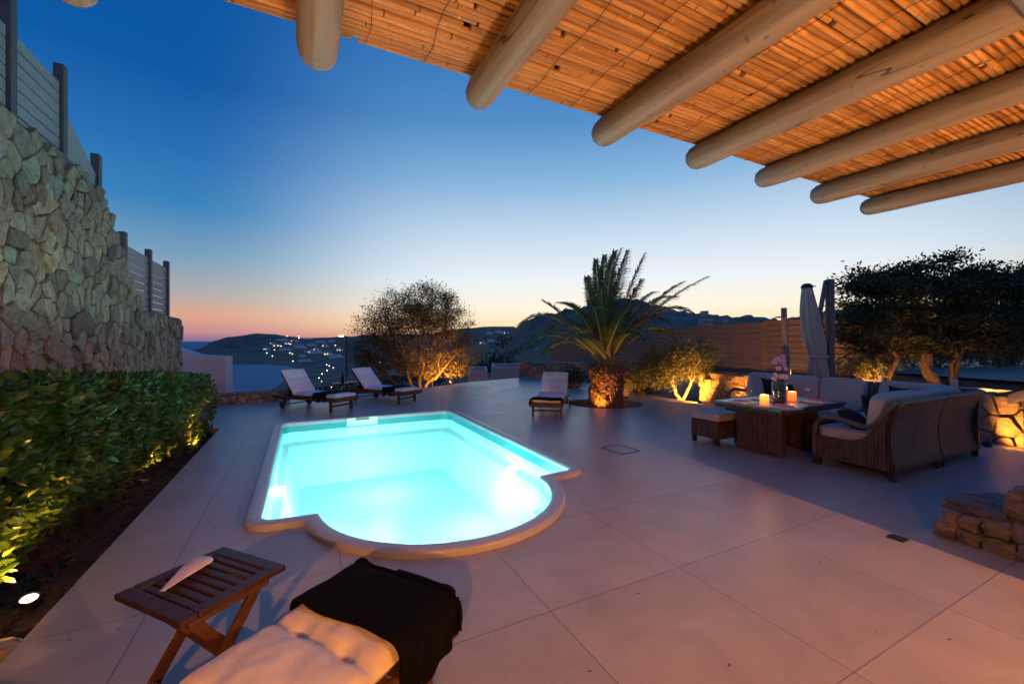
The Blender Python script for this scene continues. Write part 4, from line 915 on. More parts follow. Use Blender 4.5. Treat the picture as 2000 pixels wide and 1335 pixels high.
tree('spreading_tree', 'dark tree with a slim curved trunk third from the parasol pole', 'tree', rp(1858, 752, 8.8),
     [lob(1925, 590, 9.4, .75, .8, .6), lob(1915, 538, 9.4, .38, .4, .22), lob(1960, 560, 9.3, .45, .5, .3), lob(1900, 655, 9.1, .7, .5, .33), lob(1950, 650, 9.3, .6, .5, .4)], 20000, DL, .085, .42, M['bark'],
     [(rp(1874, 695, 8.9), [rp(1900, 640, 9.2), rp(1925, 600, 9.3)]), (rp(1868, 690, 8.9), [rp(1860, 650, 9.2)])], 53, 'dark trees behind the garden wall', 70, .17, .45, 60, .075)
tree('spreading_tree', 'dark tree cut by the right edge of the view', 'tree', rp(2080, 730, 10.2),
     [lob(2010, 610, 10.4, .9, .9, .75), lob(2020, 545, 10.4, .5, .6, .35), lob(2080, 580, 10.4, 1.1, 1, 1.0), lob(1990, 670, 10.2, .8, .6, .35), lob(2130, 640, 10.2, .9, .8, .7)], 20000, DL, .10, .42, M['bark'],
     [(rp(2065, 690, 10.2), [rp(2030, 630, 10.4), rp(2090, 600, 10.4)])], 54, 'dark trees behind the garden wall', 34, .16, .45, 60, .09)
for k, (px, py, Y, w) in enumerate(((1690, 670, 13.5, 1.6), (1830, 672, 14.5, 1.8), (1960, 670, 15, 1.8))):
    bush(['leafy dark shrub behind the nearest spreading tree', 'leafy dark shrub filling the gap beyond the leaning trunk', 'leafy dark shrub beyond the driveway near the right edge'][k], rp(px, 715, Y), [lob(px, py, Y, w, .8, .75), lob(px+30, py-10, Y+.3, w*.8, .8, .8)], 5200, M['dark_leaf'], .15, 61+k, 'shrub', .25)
bush('low leafy shrub at the foot of the parasol pole, lit orange', rp(1665, 738, 8.6), [lob(1665, 712, 8.6, .42, .3, .28), lob(1700, 722, 8.6, .35, .3, .20)], 3400, M['olive_leaf'], .06, 71, 'shrub')
for loc, tgt, pw, lab in ((ST(9.75, 5.3, .62), rp(1560, 680, 12.2), 900, 'uplight behind the garden wall aimed at the wooden fence'), (rp(1700, 752, 8.2), rp(1730, 660, 9.1), 80, 'uplight below the forked tree nearest the parasol pole'), (rp(1795, 757, 8.0), rp(1815, 660, 9.0), 100, 'uplight below the leaning trunk')):
    spotlamp('garden_light', lab, loc, tgt, pw, AMBER, 115)
spotlamp('garden_light', 'ground light between the garden wall and the pale rail, behind the far sofa cushions', ST(9.62, 4.35, .66), ST(9.85, 3.9, .75), 30, AMBER, 165)
spotlamp('garden_light', 'ground light at the pale rail behind the sofa corner', ST(9.62, 2.6, .66), ST(9.85, 2.2, .75), 22, AMBER, 165)
spotlamp('garden_light', 'ground light at the foot of the garden wall behind the wicker sofa', ST(8.75, 2.25, .03), ST(9.15, 1.6, .55), 75, AMBER, 120)
spotlamp('garden_light', 'ground light at the foot of the garden wall beside the round tree', ST(8.55, 6.1, .03), ST(9.15, 5.7, .5), 110, AMBER, 150)

# ---- wooden board fence beyond the garden
FA, FB = Vector((2.46, 26.0)), Vector((9.6, 11.6))
wf = thing('board_fence', 'long weathered fence of wide horizontal boards beyond the garden wall, dappled with orange light', 'fence', (FA.x, FA.y, 0)); wi = Matrix.Translation((FA.x, FA.y, 0)).inverted()
nP = 6
for k in range(nP):
    a = FA.lerp(FB, k/nP); b_ = FA.lerp(FB, (k+1)/nP); f = (k+.5)/nP; ztop = 1.86+.36*f; zb = .0+.45*f; mb = MB(); z = ztop
    while z > zb:
        o_ = random.uniform(-.006, .006); mb.bar((a.x+o_, a.y, z-.09), (b_.x+o_, b_.y, z-.09), .03, .152, 0, wi); z -= .178
    mb.bar((a.x+.06, a.y+.05, zb), (b_.x+.06, b_.y+.05, zb), .02, .3, 0, wi)
    mb.build('board_panel', M['fence_wood'], wf)
for k in range(nP+1):
    a = FA.lerp(FB, k/nP); mb = MB(); f = k/nP; mb.box((a.x+.07, a.y+.06, .9+.2*f), (.1, .1, 2.0), 0, wi, .01); mb.build('post', M['old_wood'], wf)
# rustic post with a small bracket, parasol and its pole
ps = thing('wooden_post', 'leaning weathered wooden post with a short bracket behind the sofa', 'post', rp(1537, 742, 9.4)); q0 = Vector(rp(1537, 742, 9.4))
mb = MB(); P4 = [Vector(rp(x, y, 9.4))-q0 for x, y in ((1537, 748), (1538, 715), (1535, 680), (1532, 640), (1531, 601))]
mb.tube(P4, [.085, .08, .075, .07, .068], 4, 0, True, False, None, PI/4); o = mb.build('shaft', M['old_wood'], ps)
mb = MB(); mb.bar(Vector(rp(1532, 619, 9.4))-q0, Vector(rp(1518, 619, 9.35))-q0, .10, .03); mb.build('bracket', M['old_wood'], ps)
UM = ST(8.45, 4.15); um = thing('cantilever_parasol', 'closed beige cantilever parasol hanging beside its dark pole behind the sofa', 'parasol', (*UM, 0))
ui = Vector((*UM, 0)); uy = 7.55
def up_(px, py, dy=0): return Vector(rp(px, py, uy+dy))-ui
mb = MB(); pb_ = up_(1621, 700); pb_.z = 0.0; pt_ = up_(1621, 545); mb.box(((pb_.x+pt_.x)/2, (pb_.y+pt_.y)/2, pt_.z/2), (.115, .09, pt_.z), 0, None, .012); mb.build('pole', M['pole_blue'], um)
mb = MB(); mb.bar(up_(1622, 549), up_(1611, 551), .06, .07); mb.bar(up_(1613, 549), up_(1600, 618), .045, .06); mb.bar(up_(1602, 612), up_(1601, 640), .07, .07, 0, None, .01); mb.build('arm', M['pole_blue'], um)
mb = MB(); mb.box((pb_.x, pb_.y, .03), (.9, .9, .06), 0, None, .02); mb.box((pb_.x, pb_.y, .12), (.2, .2, .14), 0, None, .02); mb.build('base_plate', M['darkmetal'], um)
mb = MB(); zt = [(555, 1576, 8), (562, 1576, 22), (600, 1579, 33), (640, 1583, 38), (670, 1590, 39), (692, 1595, 33), (700, 1595.5, 33), (715, 1596, 37), (745, 1597, 42), (760, 1598, 44)]
n = 72; vs = []; mm_ = 30; ys = np.linspace(555, 760, mm_)
for yy in ys:
    cxp = np.interp(yy, [a[0] for a in zt], [a[1] for a in zt]); ww = np.interp(yy, [a[0] for a in zt], [a[2] for a in zt])/2*uy/F; c = up_(cxp, yy, .02)
    dep = min(1, (yy-555)/60)
    for j in range(n):
        a = 2*PI*j/n; rr_f = .86+dep*(.15*math.sin(a*8+yy*.012)+.06*math.sin(a*17+yy*.03+1)+.04*math.sin(a*5-yy*.02)); vs.append((c.x+ww*rr_f*math.cos(a), c.y+ww*.8*rr_f*math.sin(a), c.z))
mb.add(vs, [(i*n+j, i*n+(j+1) % n, (i+1)*n+(j+1) % n, (i+1)*n+j) for i in range(mm_-1) for j in range(n)], 0, True); mb.build('canopy', M['shade_fabric'], um)
mb = MB(); c = up_(1595.5, 696, .02); mb.lathe([(.150, -.03), (.163, -.028), (.166, 0), (.163, .028), (.150, .03)], c=tuple(c), n=40, fr=lambda a, z: 1+.05*math.sin(a*8+1)); mb.build('strap', M['shade_fabric'], um)
mb = MB(); c = up_(1576, 557, .02); mb.lathe([(.10, -.05), (.085, 0), (.05, .03), (0, .035)], c=tuple(c), n=20); mb.build('cap', M['darkmetal'], um)

# ================================================================== FURNITURE
def path_lounger(back):     # cushion centre line: flat seat then the raised back
    hinge = 1.28
    def f(l):
        if l <= hinge: return (l, 0.0, 0.0)
        a = back*min(1, (l-hinge)/.10); q = l-hinge
        return (hinge+q*math.cos(back), q*math.sin(back), a)
    return f
def cushion(mb, W_, th, z0, back, l0=0, l1=1.95, seams=(.42, .85, 1.28, 1.62), puff=.02, nl=110, nw=26, seed=0, edge=.05):
    pf = path_lounger(back); rows = []
    for i in range(nl):
        l = l0+(l1-l0)*i/(nl-1); x, z, a = pf(l); row = []
        de = min(l-l0, l1-l); ef = 1-max(0, 1-de/edge)**2
        for j in range(nw):
            v = -1+2*j/(nw-1); ev = (max(0, 1-abs(v)**9))**.5; dz = 0
            for sm_ in seams:
                dz -= puff*math.exp(-((l-sm_)/.022)**2)*.9; 
            g = min([abs(l-s2) for s2 in seams] or [1]); dz += puff*.7*min(1, g/.16)**.7*(1-v*v*.5)
            dz += .010*noise.noise(Vector((l*5, v*2.2, seed)))+.006*noise.noise(Vector((l*16, v*5, seed)))
            for tv in (-.45, .45):
                for s2 in seams[:3]: dz -= puff*1.1*math.exp(-(((l-s2)/.05)**2+((v-tv)/.12)**2))
            h = th*.5+(th*.5+dz)*ef*ev if True else 0
            row.append((x-math.sin(a)*h, v*W_/2*(1 - .012*(1-ef)), z0+z+math.cos(a)*h))
        rows.append(row)
    vs = [p for r_ in rows for p in r_]; fs = [(i*nw+j, (i+1)*nw+j, (i+1)*nw+j+1, i*nw+j+1) for i in range(nl-1) for j in range(nw-1)]
    mb.add(vs, [f[::-1] for f in fs], 0, True)
    vb = []
    for i in range(nl):
        l = l0+(l1-l0)*i/(nl-1); x, z, a = pf(l); de = min(l-l0, l1-l); ef = 1-max(0, 1-de/edge)**2
        for j in range(nw):
            v = -1+2*j/(nw-1); ev = (max(0, 1-abs(v)**9))**.5; h = th*.5-th*.5*ef*ev
            vb.append((x-math.sin(a)*h, v*W_/2*(1 - .012*(1-ef)), z0+z+math.cos(a)*h))
    mb.add(vb, fs, 0, True)
def lounger_parts(t, back, W_=.60, wood='teak', cm='canvas2', puff=.012, th=.075, seams=(.62, 1.28, 1.72), z0=.285):
    zf = z0-.035
    mb = MB()
    for sg in (-1, 1): mb.box((.65, sg*(W_/2+.005), zf), (1.36, .035, .07), 0, None, .006); mb.box((1.62, sg*(W_/2+.005), zf), (.60, .035, .07), 0, None, .006)
    mb.box((-.015, 0, zf), (.035, W_+.045, .07), 0, None, .006); mb.box((1.90, 0, zf), (.035, W_-.03, .06), 0, None, .006); mb.box((1.30, 0, zf-.01), (.04, W_-.03, .05))
    mb.build('frame', M[wood], t)
    for sg in (-1, 1):
        mb = MB(); mb.box((.16, sg*(W_/2-.02), (zf-.03)/2), (.065, .04, zf-.03), 0, None, .006); mb.build('leg', M[wood], t)
    mb = MB(); mb.box((.16, 0, .12), (.03, W_-.08, .035)); mb.build('stretcher', M[wood], t)
    for sg in (-1, 1):
        mb = MB(); T = Matrix.Translation((1.55, sg*(W_/2+.05), .085)) @ Matrix.Rotation(PI/2, 4, 'X'); mb.lathe([(0, -.016), (.07, -.016), (.085, -.012), (.085, .012), (.07, .016), (0, .016)], n=24, M=T); w = mb.build('wheel', M[wood], t)
        mb = MB(); mb.lathe([(0, -.022), (.018, -.022), (.018, .022), (0, .022)], n=12, M=T); mb.build('hub', M['darkmetal'], w)
    mb = MB(); mb.tube([(1.55, -W_/2-.05, .085), (1.55, W_/2+.05, .085)], .012, 8)
    for sg in (-1, 1): mb.box((1.55, sg*(W_/2-.01), .155), (.05, .03, .17))
    mb.build('axle', M['darkmetal'], t)
    mb = MB(); pf = path_lounger(back)
    for k in range(15): mb.box((.05+k*.085, 0, z0-.012), (.06, W_-.03, .018))
    mb.build('seat_slats', M[wood], t)
    mb = MB(); cb, sb = math.cos(back), math.sin(back)
    for sg in (-1, 1): mb.bar((1.28, sg*(W_/2-.04), z0-.01), (1.28+.68*cb, sg*(W_/2-.04), z0-.01+.68*sb), .03, .04)
    for k in range(7): q = .06+k*.095; mb.bar((1.28+q*cb, -W_/2+.05, z0-.005+q*sb), (1.28+q*cb, W_/2-.05, z0-.005+q*sb), .06, .016)
    mb.bar((1.28+.42*cb, 0, z0-.02+.42*sb), (1.28+.42*cb+.12, 0, z0-.05), .3, .02)
    mb.build('back_frame', M[wood], t)
    mb = MB(); cushion(mb, W_, th, z0+.002, back, 0, 1.97, seams, puff); mb.build('cushion', M[cm], t)
def lounger(label, foot, ang, back, group='sun loungers round the pool', **k):
    t = thing('sun_lounger', label, 'sun lounger', (*foot, 0), ang, group); lounger_parts(t, back, **k); return t
def towel(name, label, foot, ang, l0, l1, W_, ztop, hl, hr, endhang=0, seed=0, wr=.012, nu=70, nv=40, tilt=0, rag=.03, r=.035, hr2=None):
    """cloth laid across the lounger and hanging down its sides (hl, hr) and optionally over the foot end"""
    t = bpy.data.objects.new(name, None); mb = MB()
    def drape(c, half):      # arc-length c from the middle -> (offset, drop)
        s_ = abs(c); sg = 1 if c >= 0 else -1
        if s_ <= half-r: return (sg*s_, 0)
        q = s_-(half-r)
        if q < r*PI/2: return (sg*(half-r+r*math.sin(q/r)), -r*(1-math.cos(q/r)))
        return (sg*half, -(q-r*PI/2)-r)
    def fn(u, v):
        hrv = hr if hr2 is None else hr2+(hr-hr2)*v; c = -(W_/2+hl)+(W_+hl+hrv)*u; y, dz = drape(c, W_/2)
        l = l0+(l1-l0)*v; x = l; dx = 0
        if endhang:
            L_ = l1-l0+endhang; q = L_*v
            if q <= endhang: e = endhang-q; x = 0-(.012 if e > .02 else 0); dx = -max(0, e-.01); x = -.012
            else: x = q-endhang-.012; dx = 0
            if e_round > 0 and q > endhang: dx = -e_round*max(0, 1-(q-endhang)/.05)**2
        ed = abs(c)-W_/2; out = 0
        if ed > 0: out = (.012*math.sin(l*38+seed)+.008*math.sin(l*73+seed*2))*min(1, ed/.08)+.01*min(1, ed/.05)
        rg = rag*noise.noise(Vector((l*9, seed, 1)))*(1 if ed > 0 else 0)*max(0, ed)*6
        z = ztop+dz+dx+.006*noise.noise(Vector((l*12, c*8, seed)))+wr*noise.noise(Vector((l*4, c*3, seed+4)))+rg
        return (x+.02*noise.noise(Vector((c*4, seed, v*2)))*(1 if v in (0, 1) else .4)+tilt*c, y+(1 if c > 0 else -1)*out, z)
    e_round = .02
    mb.grid(fn, nu, nv, 0, True); o = mb.build(name, M['towel']); solid(o, .012, 1); o.location = (*foot, 0); o.rotation_euler = (0, 0, ang)
    bpy.data.objects.remove(t); return tag(o, label, 'towel')
# far left pair: local x runs from the foot to the head
def fr2(foot_mid): return foot_mid
def place_l(nearleg, ang, W_=.60):     # ang = direction foot->head ; nearleg at local (.16, side)
    return None
aA = math.radians(180-24); cA = Vector((math.cos(aA), math.sin(aA))); nA = Vector((-cA.y, cA.x))
midA = (Vector((-3.81, 8.79))+Vector((-3.60, 9.32)))/2; footA = midA-cA*.16
lounger('reclined white-cushioned sun lounger at the left, wheels towards the hedge', footA, aA, math.radians(52))
towel('towel', 'black towel folded across the left far sun lounger', footA, aA, .27, .66, .625, .388, .17, .17, 0, 3)
aB = math.radians(180-28); cB = Vector((math.cos(aB), math.sin(aB)))
midB = (Vector((-2.69, 9.93))+Vector((-2.44, 10.42)))/2; footB = midB-cB*.16
lounger('reclined white-cushioned sun lounger in front of the tamarisk tree', footB, aB, math.radians(46))
towel('towel', 'black towel folded across the sun lounger in front of the tamarisk', footB, aB, .27, .66, .625, .388, .18, .18, 0, 5)
aM = math.radians(78); cM = Vector((math.cos(aM), math.sin(aM))); midM = (Vector((.43, 8.31))+Vector((.96, 8.26)))/2; footM = midM-cM*.16
lounger('lone white-cushioned sun lounger seen from its foot end beyond the pool', footM, aM, math.radians(41))
towel('towel', 'black towel draped over the foot of the lone lounger beyond the pool', footM, aM, .0, .28, .61, .380, .06, .10, .03, 7)
# foreground lounger
aF = math.radians(270-23.5); cF = Vector((math.cos(aF), math.sin(aF)))
zc = .375; FL = Vector(((690-1000)/F*((H-zc)*F/(1097-HY)), (H-zc)*F/(1097-HY))); FR = Vector(((893-1000)/F*((H-zc)*F/(1168-HY)), (H-zc)*F/(1168-HY)))
footF = (FL+FR)/2; print('fore lounger', FL, FR, (FR-FL).length, math.degrees(math.atan2((FR-FL).y, (FR-FL).x)))
aF = math.atan2((FR-FL).y, (FR-FL).x)-PI/2; cF = Vector((math.cos(aF), math.sin(aF)))
tF = thing('sun_lounger', 'large teak sun lounger with tufted cream cushion in the foreground by the slatted table', 'sun lounger', (*footF, 0), aF, 'sun loungers round the pool')
lounger_parts(tF, math.radians(30), .58, 'teak', 'canvas', .026, .095, (.44, .80, 1.22, 1.6), .268)
towel('towel', 'black towel draped over the foot of the foreground lounger, hanging down its right side', footF, aF, .0, .36, .640, .398, .05, .30, .05, 9, .008, 110, 60, 0.0, .03, .06, .10)
# foreground side table
def T0(px, py, z): return Vector((*G(px, py, z), z))
a_, b_, c_, d_ = T0(222, 1157, .5), T0(440, 1064, .5), T0(555, 1101, .5), T0(352, 1216, .5)
ctr = (a_+b_+c_+d_)/4; dr = ((b_-a_)+(c_-d_)).normalized(); angT = math.atan2(dr.y, dr.x); LT = ((b_-a_).length+(c_-d_).length)/2; WT = ((d_-a_).length+(c_-b_).length)/2
print('table', LT, WT, math.degrees(angT)); 
st = thing('side_table', 'dark folding slatted teak side table in the foreground', 'side table', (ctr.x, ctr.y, 0), angT)
mb = MB()
for sg in (-1, 1): mb.box((sg*(LT/2-.03), 0, .485), (.06, WT, .024), 0, None, .005)
for sg in (-1, 1): mb.box((0, sg*(WT/2-.026), .486), (LT-.125, .052, .024), 0, None, .004)
mb.build('top_frame', M['teak_dark'], st)
mb = MB(); ns = 7; step = (LT-.12)/(ns)
for k in range(ns): mb.box((-LT/2+.06+step*(k+.5)+.004, 0, .484), (step-.016, WT-.106, .018), 0, None, .003)
mb.build('slats', M['teak_dark'], st)
for sg in (-1, 1): mb = MB(); mb.box((0, sg*(WT/2-.05), .452), (LT-.1, .022, .045), 0, None, .004); mb.build('apron', M['teak'], st)
for sg in (-1, 1):
    for sx in (-1, 1):
        mb = MB(); off = .075 if sx > 0 else .10; mb.bar((sx*(LT/2-.07), sg*(WT/2-off), .45), (-sx*(LT/2-.04), sg*(WT/2-off), .015), .022, .045, 0, None, .004); mb.build('leg', M['teak'], st)
for sx in (-1, 1):
    mb = MB(); mb.box((sx*(LT/2-.075), 0, .10), (.03, WT-.20, .035), 0, None, .004); mb.build('stretcher', M['teak'], st)
# pen shell on it
mb = MB(); s0, s1 = T0(315, 1160, .50), T0(402, 1092, .50); d = (s1-s0); Ls = d.length; d.normalize(); sd = Vector((-d.y, d.x, 0)); nx_, ny_ = 40, 17; vs = []
for top in (1, -1):
    for i in range(nx_):
        f = i/(nx_-1); w = (.010+.046*min(1, f/.8)**1.1)*(1 if f < .82 else math.sqrt(max(0, 1-((f-.82)/.185)**2)))
        for j in range(ny_):
            v = -1+2*j/(ny_-1); h = math.sqrt(max(0, 1-v*v))*w*.26; p = s0+d*(Ls*f)+sd*(w*v)
            rib = .0012*math.sin(v*22)*f
            vs.append((p.x, p.y, .512+(h+rib if top > 0 else -h*.3)))
o_ = nx_*ny_; fs = [(i*ny_+j, (i+1)*ny_+j, (i+1)*ny_+j+1, i*ny_+j+1) for i in range(nx_-1) for j in range(ny_-1)]
mb.add(vs, [f[::-1] for f in fs]+[tuple(q+o_ for q in f) for f in fs]+[(0, ny_-1, o_+ny_-1, o_)], 0, True); tag(mb.build('sea_shell', M['shell']), 'long fan-shaped whitish pen shell lying on the slatted side table', 'shell')
# far side table with bottle, glasses and a bowl
ft = thing('drinks_table', 'low dark round table between the two far loungers', 'table', (-4.42, 10.95, 0))
mb = MB(); mb.lathe([(0, .37), (.30, .37), (.31, .385), (.30, .40), (0, .40)], n=32); mb.build('tabletop', M['teak_dark'], ft)
for k in range(4):
    a = PI/4+k*PI/2; mb = MB(); mb.bar((.22*math.cos(a), .22*math.sin(a), .37), (.26*math.cos(a+.2), .26*math.sin(a+.2), 0), .03, .03); mb.build('leg', M['teak_dark'], ft)
def wineglass(name, label, loc, s=1.0, group=None):
    t = thing(name, label, 'glass', loc, 0, group); mb = MB(); mb.lathe([(0, .002), (.032*s, .003), (.030*s, .006), (.005*s, .012), (.004*s, .075*s), (.012*s, .085*s)], n=16); mb.build('stem', M['glass'], t)
    mb = MB(); mb.lathe([(.004, .084*s), (.026*s, .10*s), (.038*s, .13*s), (.036*s, .165*s), (.032*s, .185*s)], n=18); mb.build('bowl', M['glass'], t); return t
wineglass('wine_glass', 'stemmed glass beside the bottle on the low table between the loungers', (-4.28, 10.85, .40))
wineglass('wine_glass', 'second stemmed glass on the low table, nearer the right lounger', (-4.20, 11.0, .40))
mb = MB(); mb.lathe([(0, 0), (.037, 0), (.038, .19), (.030, .225), (.014, .25), (.013, .31), (.015, .312), (0, .315)], n=18, c=(-4.42, 10.88, .40)); tag(mb.build('bottle', M['bottle']), 'dark wine bottle on the low table between the loungers', 'bottle')
mb = MB(); mb.lathe([(0, .0), (.05, .0), (.12, .035), (.15, .05), (.145, .054), (.11, .04), (0, .012)], n=24, c=(-4.20, 10.82+.02, .401)); o = mb.build('plate', M['ceramic']); o.location = (.03, .05, 0); tag(o, 'shallow white dish on the low table between the loungers', 'dish')

# ---- wicker sofa set (local frame = s,t)
def STM(s, t, z=0): return Matrix.Translation(ST(s, t, z)) @ Matrix.Rotation(TH, 4, 'Z')
def extrude_y(mb, poly, y0, y1, mi=0, M_=None, sm=False):    # poly in (x,z) extruded along y
    n = len(poly); vs = [(x, y0, z) for x, z in poly]+[(x, y1, z) for x, z in poly]
    mb.add(vs, [tuple(range(n)), tuple(range(n, 2*n))[::-1]], mi, False, M_); mb.add(vs, [(i, n+i, n+(i+1) % n, (i+1) % n) for i in range(n)], mi, sm, M_)
def sofa_back(mb, L_, T=None, zt=.84, flare=True):
    """curved wicker back shell: local x along the sofa, y depth (0 = outer back, + towards the seat)"""
    prof = [(.0, .10), (.035, .24), (.055, .40), (.045, .56), (.015, .70), (-.03, zt)]
    prof = [(float(np.interp(z, [p[1] for p in prof], [p[0] for p in prof])), z) for z in np.linspace(.10, zt, 12)]
    inner = [(y+.055, z) for y, z in prof][::-1]; poly = prof+inner; n = len(poly); vs = [(0, y, z) for y, z in poly]+[(L_, y, z) for y, z in poly]
    mb.add(vs, [tuple(range(n)), tuple(range(n, 2*n))[::-1]], 0, False, T); mb.add(vs, [(i, n+i, n+(i+1) % n, (i+1) % n) for i in range(n)], 0, True, T)
    mb.tube([T @ Vector((0, -.02, zt)) if T else (0, -.02, zt), T @ Vector((L_, -.02, zt)) if T else (L_, -.02, zt)], .034, 12, 1)
def pillow(mb, c, dims, M_=None, rz=0, tilt=0, sq=.35, n=18, seed=0):
    """soft box cushion"""
    T = Matrix.Translation(c) @ Matrix.Rotation(rz, 4, 'Z') @ Matrix.Rotation(tilt, 4, 'X')
    if M_ is not None: T = M_ @ T
    dx, dy, dz = [q/2 for q in dims]; vs = []
    for i in range(n):
        th_ = -PI/2+PI*i/(n-1)
        for j in range(n*2):
            ph = 2*PI*j/(n*2); f = lambda w, e: math.copysign(abs(w)**e, w)
            x, y, z = f(math.cos(th_), sq)*f(math.cos(ph), sq), f(math.cos(th_), sq)*f(math.sin(ph), sq), f(math.sin(th_), sq)
            bl = 1+.10*(1-max(abs(x), abs(y))**3)*(1 if abs(z) > .5 else 0); w = 1+.02*noise.noise(Vector((x*2+seed, y*2, z*2)))
            vs.append((x*dx*w, y*dy*w, z*dz*bl*w))
    m_ = n*2; mb.add(vs, [(i*m_+j, i*m_+(j+1) % m_, (i+1)*m_+(j+1) % m_, (i+1)*m_+j) for i in range(n-1) for j in range(m_)], 0, True, T)
def throw(mb, c, s, M_=None, rz=0, tilt=0, th_=.09):        # scatter cushion with pointed corners
    T = Matrix.Translation(c) @ Matrix.Rotation(rz, 4, 'Z') @ Matrix.Rotation(tilt, 4, 'X')
    if M_ is not None: T = M_ @ T
    for sg in (-1, 1):
        mb.grid(lambda u, v: ((2*u-1)*s/2*(1-.10*(1-(2*v-1)**2)), sg*th_*((1-(2*u-1)**2)*(1-(2*v-1)**2))**.55, (2*v-1)*s/2*(1-.10*(1-(2*u-1)**2))), 15, 15, 0, True, T)
# near module: back along +s at t≈2.08, seat faces +t
S0, S1, TB2 = 5.62, 6.78, 2.10
sf = thing('sofa_module', 'near wicker sofa module with a curved open arm, its woven back towards the house', 'sofa', ST(S0, TB2, 0), TH, 'modules of the wicker corner sofa')
mb = MB(); sofa_back(mb, S1-S0, None); mb.build('backrest', [M['wicker'], M['cane']], sf)
mb = MB(); arm = [(0.03, .10), (.80, .10), (.80, .36), (.62, .345), (.42, .36), (.30, .41), (.22, .50), (.15, .62), (.08, .74), (.0, .83), (-.01, .70), (.03, .56), (.045, .42), (.03, .24)]
vs = [(0, y, z) for y, z in arm]+[(.05, y, z) for y, z in arm]; n = len(arm); mb.add(vs, [tuple(range(n)), tuple(range(n, 2*n))[::-1]]); mb.add(vs, [(i, n+i, n+(i+1) % n, (i+1) % n) for i in range(n)])
mb.build('arm_panel', M['wicker'], sf)
mb = MB(); ac = [(.80, .12), (.805, .36), (.80, .47), (.76, .545), (.69, .585), (.60, .595), (.48, .575), (.36, .545), (.27, .535), (.20, .58), (.13, .68), (.06, .78), (-.01, .85)]
mb.tube([(.022, y, z) for y, z in ac], .030, 12); mb.build('arm_rail', M['cane'], sf)
mb = MB(); mb.box(((S1-S0)/2, .44, .225), (S1-S0-.04, .74, .25), 0, None, .01); mb.build('seat_base', M['wicker'], sf)
for x in (.035, S1-S0-.04):
    for y in (.045, .775): mb = MB(); mb.box((x, y, .05), (.06, .06, .11), 0, None, .006); mb.build('leg', M['teak_dark'], sf)
mb = MB(); pillow(mb, ((S1-S0)/2+.02, .46, .40), (S1-S0-.08, .70, .13), None, 0, 0, .22); mb.build('seat_cushion', M['cushion'], sf)
mb = MB(); pillow(mb, ((S1-S0)/2+.02, .225, .665), (S1-S0-.06, .16, .46), None, 0, .12, .3); mb.build('back_cushion', M['cushion'], sf)
# corner module
SC1 = 7.92
sc_ = thing('sofa_module', 'corner module of the wicker sofa with its flared woven back towards the house', 'sofa', ST(S1+.03, TB2, 0), TH, 'modules of the wicker corner sofa')
Lc = SC1-S1-.03
mb = MB(); sofa_back(mb, Lc); sofa_back(mb, Lc+.02, Matrix.Translation((Lc, 0, 0)) @ Matrix.Rotation(PI/2, 4, 'Z') @ Matrix.Translation((0, 0, 0))); mb.build('backrest', [M['wicker'], M['cane']], sc_)
mb = MB(); mb.box((Lc/2-.03, Lc/2+.03, .225), (Lc-.09, Lc-.09, .25), 0, None, .01); mb.build('seat_base', M['wicker'], sc_)
for x, y in ((.04, .045), (Lc-.035, .045), (Lc-.04, Lc-.05), (.05, Lc-.05)): mb = MB(); mb.box((x, y, .05), (.06, .06, .11), 0, None, .006); mb.build('leg', M['teak_dark'], sc_)
mb = MB(); pillow(mb, (Lc/2-.03, Lc/2+.02, .40), (Lc-.10, Lc-.10, .13), None, 0, 0, .2); mb.build('seat_cushion', M['cushion'], sc_)
mb = MB(); pillow(mb, (Lc/2-.08, .225, .67), (Lc-.26, .16, .46), None, 0, .12, .3); pillow(mb, (Lc-.225, Lc/2, .67), (Lc-.26, .16, .46), None, PI/2, .12, .3); mb.build('back_cushion', M['cushion'], sc_)
# far wing: back at s=SC1, seat faces -s
TW0, TW1 = TB2+Lc+.05, 5.15
sw = thing('sofa_module', 'far wing of the wicker sofa with three upright grey-beige back cushions', 'sofa', ST(SC1, TW0, 0), TH, 'modules of the wicker corner sofa')
Lw = TW1-TW0; T = Matrix.Rotation(PI/2, 4, 'Z')
mb = MB(); sofa_back(mb, Lw, T); mb.build('backrest', [M['wicker'], M['cane']], sw)
mb = MB(); mb.box((-.44, Lw/2, .225), (.74, Lw-.04, .25), 0, None, .01); mb.build('seat_base', M['wicker'], sw)
for y in (.05, Lw-.05):
    for x in (-.05, -.76): mb = MB(); mb.box((x, y, .05), (.06, .06, .11), 0, None, .006); mb.build('leg', M['teak_dark'], sw)
mb = MB(); pillow(mb, (-.46, Lw/2, .40), (.70, Lw-.05, .13), None, 0, 0, .2); mb.build('seat_cushion', M['cushion'], sw)
for k in range(3):
    mb = MB(); pillow(mb, (-.225, Lw*(k+.5)/3-.02, .665), (Lw/3-.02, .16, .46), None, PI/2, .12, .28, seed=k); mb.build('back_cushion', M['cushion'], sw)
mb = MB(); mb.tube([(-.80, Lw, .12), (-.80, Lw, .45), (-.74, Lw, .56), (-.6, Lw, .60), (-.3, Lw, .55), (-.12, Lw, .64), (0, Lw, .84)], .03, 12); mb.build('arm_rail', M['cane'], sw)
